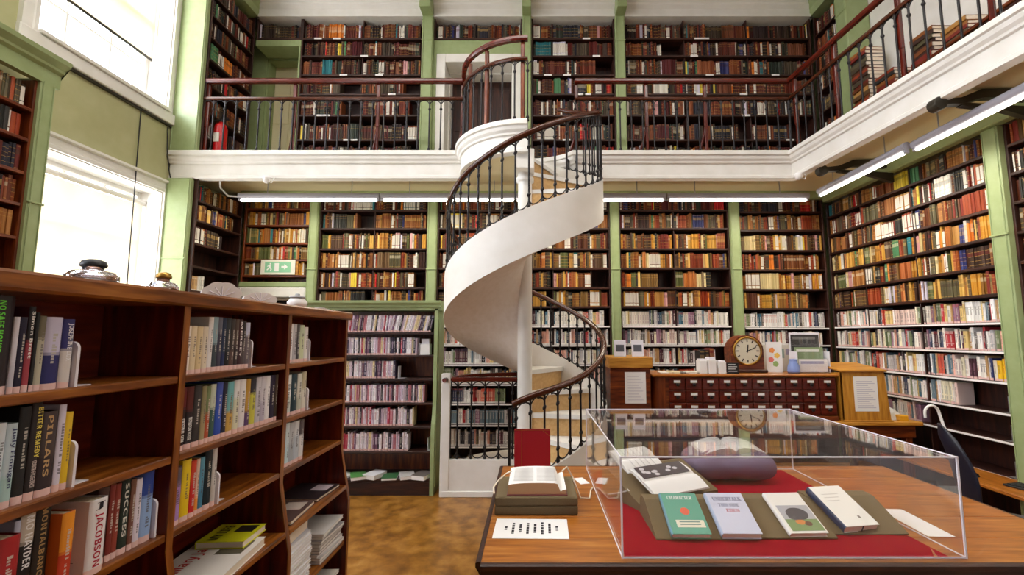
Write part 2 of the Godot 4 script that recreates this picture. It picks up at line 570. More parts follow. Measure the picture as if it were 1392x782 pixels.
# window in the left wall: z is its middle, hw half its width
func window(k: int, z: float, hw: float, y0: float, y1: float, where: String, label: String) -> void:
	var w := thing("window_%d" % k, label, "", Vector3(-4.46, y0, z), 0.0, "", "structure")
	var h := y1 - y0
	var x := -0.3
	# sash frame and glazing bars
	for s in [-1, 1]: boxpart("sash_frame", Vector3(x, 0, s * hw), Vector3(x + 0.05, h, s * (hw - 0.06)), M.white, w)
	for y in [0.0, h / 2.0 - 0.02, h - 0.06]: boxpart("sash_frame", Vector3(x, y, -hw + 0.06), Vector3(x + 0.05, y + 0.06, hw - 0.06), M.white, w)
	for s in [-0.33, 0.33]: boxpart("glazing_bar", Vector3(x + 0.005, 0.06, s * hw - 0.012), Vector3(x + 0.035, h - 0.06, s * hw + 0.012), M.white, w)
	for y in [0.25, 0.75]: boxpart("glazing_bar", Vector3(x + 0.007, h * y - 0.012, -hw + 0.06), Vector3(x + 0.033, h * y + 0.012, hw - 0.06), M.white, w)
	for i in 3:
		for j in 4:
			var za := lerpf(-hw + 0.06, hw - 0.06, i / 3.0)
			var zb := lerpf(-hw + 0.06, hw - 0.06, (i + 1) / 3.0)
			var pg := Geo.new()
			pg.box(Vector3(x + 0.018, h * j / 4.0 + 0.03, za), Vector3(x + 0.022, h * (j + 1) / 4.0 - 0.03 + 0.03, zb))
			put("pane", pg, M.glass, w)
	# linings of the reveal
	for s in [-1, 1]: boxpart("reveal", Vector3(-0.26, 0, s * hw), Vector3(0, h, s * (hw - 0.012)), M.white, w, 0.002)
	boxpart("reveal", Vector3(-0.26, h - 0.012, -hw), Vector3(0, h, hw), M.white, w, 0.002)
	boxpart("sill", Vector3(-0.26, -0.03, -hw), Vector3(0.07, 0.012, hw), M.white, w, 0.006)
	# moulded architrave
	var g := Geo.new()
	var pr := [[0.0, 0.0], [0.025, 0.0], [0.025, 0.035], [0.018, 0.045], [0.018, 0.11], [0.045, 0.125], [0.045, 0.15], [0.0, 0.15]]
	for s in [-1, 1]:
		for i in pr.size() - 1:
			var a: Array = pr[i]
			var b: Array = pr[i + 1]
			var za: float = s * (hw + a[1])
			var zb: float = s * (hw + b[1])
			var lo := -0.05
			var p := [Vector3(a[0], lo, za), Vector3(b[0], lo, zb), Vector3(b[0], h + b[1], zb), Vector3(a[0], h + a[1], za)]
			if s > 0: g.quad(p[1], p[0], p[3], p[2])
			else: g.quad(p[0], p[1], p[2], p[3])
	for i in pr.size() - 1:
		var a: Array = pr[i]
		var b: Array = pr[i + 1]
		g.quad(Vector3(a[0], h + a[1], hw + a[1]), Vector3(a[0], h + a[1], -hw - a[1]), Vector3(b[0], h + b[1], -hw - b[1]), Vector3(b[0], h + b[1], hw + b[1]))
	put("architrave", g, M.white, w)
	if where == "upper":
		boxpart("apron", Vector3(0, -0.16, -hw - 0.16), Vector3(0.05, -0.03, hw + 0.16), M.white, w, 0.008)
		boxpart("rail", Vector3(0, -0.19, -hw - 0.2), Vector3(0.03, -0.165, hw + 0.2), M.bracket, w, 0.004)

# ------------------------------------------------------------------ gallery
func landing_arc(r: float, from := 0.0) -> Array:
	var p := []
	for i in 15:
		var a := lerpf(from, PI / 2, i / 14.0)
		p.append(Vector3(-0.06 - r * cos(a), 0, EDGE + r * sin(a)))
	return p

func stair_cut() -> Array:
	var p := []
	for i in 9:
		var a := deg_to_rad(lerpf(180, 136.5, i / 8.0))
		p.append(POLE + Vector3(sin(a), 0, cos(a)) * 0.87)
	p[8] = Vector3(p[8].x, 0, EDGE)
	return p

func gallery() -> void:
	var left := [Vector3(-4.45, 0, EDGE), Vector3(-0.877, 0, EDGE)] + landing_arc(0.817).slice(1)
	var right := stair_cut() + [Vector3(3.166, 0, EDGE), Vector3(3.40, 0, -2.2), Vector3(3.40, 0, 3.29)]
	var prof := [[-0.08, 3.56], [0.0, 3.56], [0.012, 3.565], [0.012, 3.60], [0.0, 3.61], [0.0, 3.745], [0.02, 3.755], [0.024, 3.775], [0.045, 3.80], [0.052, 3.825], [0.052, 3.835], [0.072, 3.845], [0.072, 3.885], [0.06, 3.9], [-0.08, 3.9]]
	var g := Geo.new()
	g.mould(prof, left)
	trim(g, M.white, "white moulded gallery edge that curves out to the stair post")
	g = Geo.new()
	g.mould(prof, right)
	trim(g, M.white, "white moulded gallery edge running to the right and towards the viewer")
	# floor slab of the gallery
	var poly := PackedVector2Array()
	for p in left: poly.append(Vector2(p.x, -p.z + 0.05))
	poly.append(Vector2(-0.06, -EDGE + 0.27))
	for p in right: poly.append(Vector2(p.x + (0.05 if p.x > 3.0 else 0.0), -p.z + (0.05 if p.z < -5.3 else 0.0)))
	for p in [Vector2(4.43, -3.29), Vector2(4.43, 6.6), Vector2(-4.45, 6.6)]: poly.append(p)
	g = Geo.new()
	g.t = Transform3D(Basis(Vector3.RIGHT, -PI / 2), Vector3(0, 3.87, 0))
	g.slab(poly, 0.0, 0.2)
	tag(put("gallery_floor", g, M.cream), "cream underside and floor of the gallery", "", "", "structure")
	# green beam where the soffit meets the back shelves
	g = Geo.new()
	g.cbox(Vector3(-4.1, 3.56, -6.29), Vector3(4.1, 3.67, -6.2), 0.01)
	trim(g, M.green, "green beam under the gallery above the back shelves")
	g = Geo.new()
	g.cbox(Vector3(4.03, 3.5, -6.2), Vector3(4.13, 3.67, 2.0), 0.01)
	trim(g, M.green, "green beam under the gallery above the right shelves")
	railing("back_left", [Vector3(-4.42, GALLERY, EDGE - 0.03), Vector3(-0.87, GALLERY, EDGE - 0.03)], "iron balustrade on the gallery left of the stair")
	var arc := landing_arc(0.80)
	for i in arc.size(): arc[i].y = GALLERY
	railing("landing", arc, "curved balustrade round the stair landing")
	railing("back_right", [Vector3(0.52, GALLERY, EDGE - 0.03), Vector3(3.19, GALLERY, EDGE - 0.03)], "iron balustrade on the gallery right of the stair")
	railing("right", [Vector3(3.2, GALLERY, EDGE - 0.03), Vector3(3.43, GALLERY, -2.2), Vector3(3.43, GALLERY, 1.0)], "balustrade along the right gallery towards the viewer")

# baluster: slim bar with collars, small arches left and right at the top
func baluster_mesh(h: float, gap: float, loops: bool) -> ArrayMesh:
	var g := Geo.new()
	g.tube([Vector3(0, 0, 0), Vector3(0, h, 0)], 0.0095, 6, false, false)
	g.lathe([[0.0095, 0.0], [0.017, 0.01], [0.017, 0.02], [0.0095, 0.035]], Vector3.ZERO, 6)
	for y in [h - gap * 0.5 - 0.05, 0.12 if loops else 0.05]:
		g.lathe([[0.0095, -0.02], [0.018, -0.006], [0.018, 0.006], [0.0095, 0.02]], Vector3(0, y, 0), 6)
	for s in [-1, 1]:
		var p := []
		for i in 5:
			var a := i / 4.0 * PI / 2
			p.append(Vector3(s * gap * 0.5 * (1 - cos(a)), h - gap * 0.5 - 0.006 + gap * 0.5 * sin(a), 0))
		g.tube(p, 0.0065, 5, false, false)
		if loops:
			p = []
			for i in 5:
				var a := i / 4.0 * PI / 2
				p.append(Vector3(s * gap * 0.5 * (1 - cos(a)), 0.01 + gap * 0.55 * (1 - sin(a)), 0))
			g.tube(p, 0.0065, 5, false, false)
	return g.mesh()

func along(path: Array, d: float) -> Array:
	for i in path.size() - 1:
		var l: float = path[i].distance_to(path[i + 1])
		if d <= l or i == path.size() - 2:
			return [path[i].lerp(path[i + 1], d / l), (path[i + 1] - path[i]).normalized()]
		d -= l
	return []

func length_of(path: Array) -> float:
	var l := 0.0
	for i in path.size() - 1: l += path[i].distance_to(path[i + 1])
	return l

func lifted(path: Array, y: float) -> Array:
	return path.map(func(p): return p + Vector3.UP * y)

func railing(which: String, path: Array, label: String) -> void:
	var r := thing("gallery_railing", label, "railing")
	var g := Geo.new()
	g.mould([[-0.016, 0.685], [0.016, 0.685], [0.024, 0.70], [0.02, 0.722], [0.0, 0.73], [-0.02, 0.722], [-0.024, 0.70], [-0.016, 0.685]], path)
	put("hand_rail", g, M.rail, r)
	g = Geo.new()
	g.mould([[-0.02, 0.91], [0.02, 0.91], [0.03, 0.93], [0.03, 0.955], [0.016, 0.972], [-0.016, 0.972], [-0.03, 0.955], [-0.03, 0.93], [-0.02, 0.91]], path if which != "back_left" else [path[0] + Vector3(0.32, 0, 0), path[1]])
	put("top_rail", g, M.red_x if which != "right" else M.red_z, r)
	var l := length_of(path)
	var n := int(round(l / 0.14))
	var gap := l / n
	var bm := baluster_mesh(0.69, gap, false)
	for i in n + 1:
		var at = along(path, clampf(i * gap, 0.001, l - 0.001))
		var turn := atan2(-at[1].z, at[1].x)
		put("baluster", bm, M.iron, r, Transform3D(Basis(Vector3.UP, turn), at[0]))
	# wooden posts that carry the upper rail, each with a curved foot
	var spots := {"back_left": [0.33, 1.42, 2.47, 3.53], "landing": [0.4, 0.75, 1.2], "back_right": [0.02, 0.90, 1.64], "right": [0.08, 0.75, 1.55, 2.3, 3.1, 4.2]}
	for d in spots[which]:
		var at = along(path, clampf(d, 0.001, l - 0.001))
		var turn := atan2(-at[1].z, at[1].x)
		g = Geo.new()
		g.cbox(Vector3(-0.022, 0.0 if which == "landing" else 0.34, -0.05), Vector3(0.022, 0.915, -0.012), 0.006)
		if which != "landing":
			var q := []
			for i in 9:
				var a := i / 8.0
				q.append(Vector3(-0.10 * pow(1 - a, 2.2), 0.005 + 0.44 * a, -0.035 - 0.10 * pow(1 - a, 2.0)))
			g.tube(q, 0.022, 6)
			g.cbox(Vector3(-0.018, 0.0, -0.045), Vector3(0.018, 0.36, -0.018), 0.006)
		put("post", g, M.maho_y if which == "landing" else M.red_y, r, Transform3D(Basis(Vector3.UP, turn), at[0]))

# ------------------------------------------------------------------ spiral stair
func band_top(f: float) -> float:
	return maxf(0.10, 2.77 + 0.585 * (f - 360.0) / 90.0)

func rail_y(f: float) -> float:
	return 3.47 + 0.62 * (f - 360.0) / 90.0 + 0.12 * exp(-pow((f + 5.0) / 35.0, 2.0))

func around(f: float, r: float, y: float) -> Vector3:
	return Vector3(POLE.x + sin(deg_to_rad(f)) * r, y, POLE.z + cos(deg_to_rad(f)) * r)

func stair() -> void:
	var s := thing("spiral_staircase", "white plastered spiral staircase with iron balusters and mahogany handrail", "staircase", POLE)
	var inv := Transform3D(Basis.IDENTITY, -POLE)
	var g := Geo.new()
	g.lathe([[0.085, 0.0], [0.085, 0.12], [0.075, 0.14], [0.075, 3.3], [0.095, 3.31], [0.095, 3.35], [0.078, 3.37], [0.078, 3.56]], Vector3.ZERO, 24)
	g.cbox(Vector3(-0.1, 3.40, -0.1), Vector3(0.1, 3.62, 0.18), 0.008)
	put("newel_post", g, M.white, s)
	# outer string (the white band), inner face, top and soffit
	var outer := []
	var inner := []
	var top := []
	var under := []
	var f := -2.0
	while f <= 541.0:
		var y := band_top(f)
		var lo := maxf(0.0, y - 0.43)
		if f > 470: lo = minf(y - 0.3, lo)
		outer.append([around(f, STAIR_R, lo), around(f, STAIR_R, y)])
		inner.append([around(f, STAIR_R - 0.035, y), around(f, STAIR_R - 0.035, lo)])
		top.append([around(f, STAIR_R, y), around(f, STAIR_R - 0.035, y)])
		under.append([around(f, 0.05, maxf(0.0, y - 0.34)), around(f, 0.3, maxf(0.0, y - 0.37)), around(f, STAIR_R * 0.7, maxf(0.0, y - 0.41)), around(f, STAIR_R, lo)])
		f += 6.0
	g = Geo.new()
	g.t = inv
	g.grid(outer, false, true)
	g.grid(top, false, true)
	g.grid(inner, false, true)
	put("outer_string", g, M.white, s)
	g = Geo.new()
	g.t = inv
	g.grid(under, false, true)
	put("soffit", g, M.plaster, s)
	# steps
	for k in 17:
		var h := 0.215 * (k + 1)
		var f0 := maxf(-0.4, 360.0 + (h + 0.10 - 2.77) / 0.0065)
		g = Geo.new()
		g.t = inv
		for i in 4:
			var a := maxf(-2.0, f0 + 33.0 * i / 4.0)
			var b := maxf(-1.9, f0 + 33.0 * (i + 1) / 4.0)
			var r1 := STAIR_R - 0.036
			g.quad(around(a, 0.05, h), around(a, r1, h), around(b, r1, h), around(b, 0.05, h))
			g.quad(around(a, 0.05, h - 0.04), around(b, 0.05, h - 0.04), around(b, r1, h - 0.04), around(a, r1, h - 0.04))
		g.quad(around(f0 - 1.5, 0.05, h - 0.045), around(f0 - 1.5, STAIR_R - 0.036, h - 0.045), around(f0 - 1.5, STAIR_R - 0.036, h), around(f0 - 1.5, 0.05, h))
		g.quad(around(f0 - 1.5, 0.05, h), around(f0 - 1.5, STAIR_R - 0.036, h), around(f0, STAIR_R - 0.036, h), around(f0, 0.05, h))
		put("tread", g, M.white, s)
		g = Geo.new()
		g.t = inv
		g.quad(around(f0 + 0.5, 0.05, h - 0.22), around(f0 + 0.5, STAIR_R - 0.036, h - 0.22), around(f0 + 0.5, STAIR_R - 0.036, h - 0.035), around(f0 + 0.5, 0.05, h - 0.035))
		put("riser", g, M.tread, s)
	# handrail
	var path := []
	f = -6.0
	while f <= 512.0:
		path.append(around(f, STAIR_R - 0.02, rail_y(f)))
		f += 6.0
	g = Geo.new()
	g.t = inv
	g.tube(path, 0.029, 8)
	put("hand_rail", g, M.rail, s)
	# balusters between string and rail
	var gap := 0.125
	f = -4.0
	var kept := {}
	while f < 508.0:
		var y0 := band_top(f)
		var h := rail_y(f) - 0.02 - y0
		var key := roundf(h * 25.0) / 25.0
		if not kept.has(key): kept[key] = baluster_mesh(key, gap, true)
		# lean the bar's cross pieces along the slope of the string
		var tang := (around(f + 1, STAIR_R, 0) - around(f - 1, STAIR_R, 0)).normalized()
		var turn := atan2(-tang.z, tang.x)
		var bs := Basis(Vector3.UP, turn)
		bs.x += Vector3.UP * 0.445
		bs.y = Vector3.UP * (h / key)
		put("baluster", kept[key], M.iron, s, inv * Transform3D(bs, around(f, STAIR_R - 0.018, y0)))
		f += rad_to_deg(gap / STAIR_R)
	# bottom post of the handrail
	g = Geo.new()
	g.lathe([[0.022, 0.0], [0.022, 0.05], [0.012, 0.08], [0.012, 0.9], [0.02, 0.93], [0.02, 0.98]], around(-8, STAIR_R - 0.02, 0.05) - POLE, 8)
	put("bottom_post", g, M.iron, s)
	# guard in front of the stairwell
	var q := thing("stairwell_guard", "low white partition with iron railing left of the stair post", "railing", Vector3(-0.95, 0, -4.9))
	boxpart("panel", Vector3(-0.01, 0, -0.05), Vector3(0.80, 0.374, 0.0), M.white, q, 0.006)
	boxpart("post", Vector3(-0.02, 0, -0.06), Vector3(0.075, 1.255, 0.01), M.white, q, 0.006)
	boxpart("skirting", Vector3(-0.02, 0, 0.0), Vector3(0.80, 0.06, 0.015), M.white, q, 0.005)
	boxpart("hand_rail", Vector3(0.075, 1.17, -0.055), Vector3(0.79, 1.215, 0.005), M.red_x, q, 0.012)
	var bm := baluster_mesh(0.80, 0.145, true)
	for i in 5: put("baluster", bm, M.iron, q, Transform3D(Basis.IDENTITY, Vector3(0.15 + i * 0.145, 0.372, -0.025)))
	g = Geo.new()
	g.tube([Vector3(0.078, 0.39, -0.025), Vector3(0.078, 1.17, -0.025)], 0.008, 6)
	put("end_bar", g, M.iron, q)
	var rp := []
	for i in 7:
		var a := deg_to_rad(lerpf(268, 186, i / 6.0))
		rp.append(Vector3(0.86 + sin(a) * 0.84, 1.19, 0.1 + cos(a) * 0.84))
	g = Geo.new()
	g.tube(rp, 0.024, 8)
	put("rear_rail", g, M.red_x, q)
	g = Geo.new()
	var ring := []
	var cap := PackedVector2Array([Vector2(0.86, 0.1)])
	for i in 13:
		var a := deg_to_rad(lerpf(262, 186, i / 12.0))
		cap.append(Vector2(0.86 + sin(a) * 0.78, -(0.03 + cos(a) * 0.78)))
	cap[0] = Vector2(0.78, 0.08)
	g.t = Transform3D(Basis(Vector3.RIGHT, -PI / 2), Vector3(0, 0.3, 0))
	g.slab(cap, 0.0, 0.3)
	put("well_kerb", g, M.plaster, q)

# ------------------------------------------------------------------ lamps
func batten(label: String, at: Vector3, l: float, turn: float, lit: float) -> void:
	var t := thing("fluorescent_light", label, "ceiling light", at, turn, "fluorescent battens under the gallery")
	var g := Geo.new()
	g.tube([Vector3(-l / 2, 0.035, 0), Vector3(l / 2, 0.035, 0)], 0.04, 14)
	put("housing", g, M.lampwhite, t)
	for s in [-1, 1]: boxpart("end_cap", Vector3(s * (l / 2 - 0.03), -0.035, -0.022), Vector3(s * l / 2, 0.0, 0.022), M.lampwhite, t, 0.004)
	g = Geo.new()
	g.tube([Vector3(-l / 2 + 0.03, -0.022, 0), Vector3(l / 2 - 0.03, -0.022, 0)], 0.016, 10)
	put("tube", g, M.tube, t)
	for s in [-0.3, 0.3]:
		g = Geo.new()
		g.tube([Vector3(s * l, 0.07, 0), Vector3(s * l, 3.66 - at.y, 0)], 0.006, 6)
		put("hanger", g, M.steel, t)
	var a := AreaLight3D.new()
	a.name = numbered("tube_light")
	a.area_size = Vector2(l - 0.1, 0.05)
	a.light_energy = lit
	a.light_color = rgb(255, 246, 226)
	a.shadow_enabled = true
	add_child(a)
	a.transform = Transform3D(Basis(Vector3.UP, turn) * Basis(Vector3.RIGHT, -PI / 2), at + Vector3.DOWN * 0.042)

func lamps() -> void:
	var xs := [-3.82, -1.98, -0.13, 1.72, 3.57]
	var nth := ["leftmost", "second from left", "third from left", "rightmost"]
	for i in 4:
		batten("fluorescent batten under the back gallery, %s of the row" % nth[i], Vector3((xs[i] + xs[i + 1]) / 2, 3.42, -5.75), xs[i + 1] - xs[i] - 0.02, 0.0, 2.6)
	var zs := [-5.55, -4.15, -2.75, -1.35]
	var far := ["farthest", "middle", "nearest"]
	for i in 3:
		batten("fluorescent batten under the right gallery, %s of the row" % far[i], Vector3(3.56 + 0.02 * i, 3.41, (zs[i] + zs[i + 1]) / 2), 1.38, PI / 2 - 0.02, 2.6)
	# added fittings under the ceiling, out of view, put in to light the gallery
	for i in 3:
		var p := Vector3(-2.2 + 2.2 * i, 6.55, -2.4)
		var t := thing("added_ceiling_light", "added fluorescent fitting under the ceiling, out of view, %s" % ["first from windows", "middle one", "last from windows"][i], "ceiling light", p, 0.0, "added ceiling fittings")
		boxpart("housing", Vector3(-0.15, 0.0, -1.2), Vector3(0.15, 0.18, 1.2), M.lampwhite, t, 0.01)
		boxpart("diffuser", Vector3(-0.14, -0.04, -1.18), Vector3(0.14, 0.0, 1.18), M.tube, t, 0.01)
		area("added_ceiling_fill", p + Vector3.DOWN * 0.06, Vector3.DOWN, Vector2(0.28, 2.3), 9.0, rgb(255, 249, 242))
	# iron brackets under the right gallery
	for i in 3:
		var z: float = [-5.05, -3.55, -2.0][i]
		var b := thing("gallery_bracket", "dark iron bracket under the right gallery, %s" % ["far one near the corner", "the one above the green pillar", "nearest, above the picture edge"][i], "bracket", Vector3(4.1, 3.55, z))
		var g := Geo.new()
		g.slab(PackedVector2Array([Vector2(0, 0.11), Vector2(-0.45, 0.10), Vector2(-0.62, 0.03), Vector2(-0.80, 0.01), Vector2(-0.80, -0.03), Vector2(-0.62, -0.025), Vector2(-0.44, 0.03), Vector2(-0.2, 0.035), Vector2(0, 0.0)]), 0.03, 0.06)
		put("arm", g, M.bracket, b)
		g = Geo.new()
		g.slab(PackedVector2Array([Vector2(0, -0.05), Vector2(-0.3, -0.03), Vector2(-0.62, -0.01), Vector2(-0.62, -0.035), Vector2(-0.3, -0.07), Vector2(0, -0.16)]), 0.025, 0.05)
		put("brace", g, M.bracket, b)
		g = Geo.new()
		g.t = Transform3D(Basis(Vector3.RIGHT, PI / 2), Vector3(-0.80, -0.02, -0.045))
		g.lathe([[0.0, 0.0], [0.05, 0.0], [0.056, 0.01], [0.056, 0.08], [0.05, 0.09], [0.0, 0.09]], Vector3.ZERO, 16)
		g.lathe([[0.0, -0.012], [0.02, -0.012], [0.025, 0.0]], Vector3.ZERO, 12)
		put("scroll_end", g, M.bracket, b)
	# small fittings below the gallery edge
	for k in 2:
		var p: Vector3 = [Vector3(-3.23, 3.54, -5.35), Vector3(3.12, 3.53, -5.2)][k]
		var t := thing("smoke_detector", ["small white sensor under the gallery edge at left", "small white sensor under the gallery corner"][k], "sensor", p)
		var g := Geo.new()
		g.lathe([[0.0, -0.05], [0.02, -0.05], [0.035, -0.03], [0.04, 0.0], [0.04, 0.025], [0.0, 0.025]], Vector3.ZERO, 14)
		put("body", g, M.paper, t)
		g = Geo.new()
		g.tube([Vector3(0.02, -0.02, 0), Vector3(0.07, -0.05, 0.01), Vector3(0.09, 0.0, 0.0), Vector3(0.08, 0.03, -0.02)], 0.005, 6)
		put("lead", g, M.paper, t)
	var g2 := Geo.new()
	g2.tube([Vector3(-3.80, 3.44, -5.74), Vector3(-3.92, 3.44, -5.70), Vector3(-3.97, 3.52, -5.62), Vector3(-3.93, 3.60, -5.55), Vector3(-3.92, 3.66, -5.52)], 0.012, 6)
	tag(put("lamp_cable", g2, M.paper), "white looped cable at the end of the back light row", "cable")

# ------------------------------------------------------------------ books
const GOLD := [[196, 146, 62], [172, 118, 44], [136, 92, 40], [216, 172, 90], [206, 160, 76], [128, 96, 52], [84, 60, 44], [64, 44, 34], [130, 58, 34], [92, 96, 56], [206, 186, 136], [104, 84, 58], [206, 146, 50], [156, 84, 40], [188, 116, 60]]
const BROWN := [[112, 62, 30], [86, 46, 28], [140, 84, 38], [60, 36, 28], [160, 104, 52], [120, 40, 30], [100, 74, 46], [78, 66, 50], [150, 64, 34], [176, 128, 66], [52, 50, 46], [96, 88, 64]]
const DARK := [[88, 36, 26], [66, 30, 22], [112, 48, 30], [126, 66, 34], [98, 40, 34], [40, 28, 28], [62, 50, 40], [110, 60, 38], [46, 52, 44], [84, 30, 32], [60, 44, 36], [132, 72, 40], [40, 40, 52], [78, 66, 52]]
const BRIGHT := [[232, 228, 220], [224, 218, 204], [190, 36, 40], [214, 120, 40], [40, 108, 116], [56, 60, 110], [226, 200, 70], [204, 150, 150], [206, 198, 216], [80, 130, 90]]
const NEWER := [[240, 238, 234], [236, 230, 222], [230, 226, 216], [242, 240, 238], [222, 212, 200], [226, 200, 190], [236, 232, 228], [226, 220, 210], [214, 206, 196], [238, 236, 232], [198, 190, 190], [176, 44, 52], [200, 80, 60], [60, 66, 90], [48, 46, 52], [92, 84, 80], [214, 186, 120], [110, 130, 140], [150, 110, 130], [226, 170, 150], [120, 132, 96], [78, 42, 52], [234, 226, 196], [190, 150, 100], [70, 110, 130]]

func c3(a: Array, jit := 10.0) -> Color:
	var j := rng.randf_range(-jit, jit)
	return Color(clampf((a[0] + j) / 255.0, 0, 1), clampf((a[1] + j) / 255.0, 0, 1), clampf((a[2] + j) / 255.0, 0, 1))

func pick(a: Array):
	return a[rng.randi() % a.size()]

# books for a stretch of shelf of length l: dictionaries with x, w, h, d, base, bands
func plan_row(l: float, kind: String, hmax: float) -> Array:
	var out := []
	var x := 0.0
	while x < l - 0.012:
		var many := 1
		var q := rng.randf()
		var fresh := kind == "new"
		if q < (0.05 if fresh else 0.13): many = rng.randi_range(3, 8)
		elif q < 0.35: many = 2
		var pal: Array = NEWER if fresh else GOLD if kind == "gold" else BROWN if kind == "brown" else DARK
		if kind == "gold" and rng.randf() < 0.35: pal = BROWN
		if not fresh and rng.randf() < 0.09: pal = BRIGHT
		var base: Array = pick(pal)
		var w := rng.randf_range(0.011, 0.034) if fresh else rng.randf_range(0.012, 0.033)
		if fresh and rng.randf() < 0.1: w *= 1.4
		var h := hmax * (rng.randf_range(0.76, 0.97) if fresh else rng.randf_range(0.80, 0.97))
		var style := rng.randi() % 5
		var acc: Color
		if fresh: acc = c3(pick(NEWER))
		else: acc = c3(pick([[60, 24, 20], [34, 30, 28], [120, 34, 28], [46, 60, 44], [206, 170, 96], [222, 210, 180]]))
		var white_label := not fresh and rng.randf() < 0.1
		for k in many:
			var ww := w * rng.randf_range(0.92, 1.08)
			if x + ww > l: return out
			var b := {"x": x, "w": ww, "h": h * rng.randf_range(0.99, 1.0), "d": rng.randf_range(0.13, 0.17), "in": rng.randf_range(0.004, 0.022), "base": c3(base, 22.0), "fresh": fresh, "style": style, "acc": acc, "white": white_label, "lean": 0.0}
			out.append(b)
			x += ww + 0.0008
	return out

func bands(b: Dictionary) -> Array:
	if b.has("custom"): return b.custom
	var h: float = b.h
	var base: Color = lin(b.base)
	var acc: Color = lin(b.acc)
	var gold := lin(rgb(206, 164, 84)).lerp(base, 0.55)
	acc = acc.lerp(base, 0.6)
	var s: int = b.style
	if b.fresh:
		var tape := lin(rgb(226, 186, 180)) if b.get("tape", false) else lin(rgb(234, 230, 226))
		match s:
			0: return [[0.0, 0.1, tape], [0.1, 0.8, base], [0.8, 0.9, acc], [0.9, 1.0, base]]
			1: return [[0.0, 0.1, tape], [0.1, 0.3, base], [0.3, 0.33, acc], [0.33, 0.86, base], [0.86, 1.0, acc]]
			2: return [[0.0, 0.12, tape], [0.12, 1.0, base]]
			3: return [[0.0, 0.1, tape], [0.1, 0.16, acc], [0.16, 1.0, base]]
		return [[0.0, 0.09, tape], [0.09, 0.62, base], [0.62, 0.66, acc], [0.66, 0.72, base], [0.72, 0.76, acc], [0.76, 1.0, base]]
	var out := []
	if b.white: return [[0.0, 0.04, base], [0.04, 0.2, lin(rgb(232, 228, 216))], [0.2, 0.24, base], [0.24, 0.9, lin(rgb(216, 208, 196))], [0.9, 1.0, base]]
	match s:
		0: out = [[0.0, 0.13, base], [0.13, 0.155, gold], [0.155, 0.33, base], [0.33, 0.355, gold], [0.355, 0.56, base], [0.56, 0.585, gold], [0.585, 0.76, acc], [0.76, 0.785, gold], [0.785, 1.0, base]]
		1: out = [[0.0, 0.06, base], [0.06, 0.09, gold], [0.09, 0.62, base], [0.62, 0.80, acc], [0.80, 0.92, base], [0.92, 0.945, gold], [0.945, 1.0, base]]
		2: out = [[0.0, 1.0, base]]
		3: out = [[0.0, 0.2, base], [0.2, 0.22, gold], [0.22, 0.42, base], [0.42, 0.44, gold], [0.44, 0.60, acc], [0.60, 0.62, gold], [0.62, 0.80, base.lerp(acc, 0.5)], [0.80, 0.82, gold], [0.82, 1.0, base]]
		_: out = [[0.0, 0.7, base], [0.7, 0.72, gold], [0.72, 0.84, base], [0.84, 0.86, gold], [0.86, 1.0, base]]
	return out

const SPINE_N := [Vector3(-0.82, 0, 0.57), Vector3(-0.2, 0, 0.98), Vector3(0.2, 0, 0.98), Vector3(0.82, 0, 0.57)]
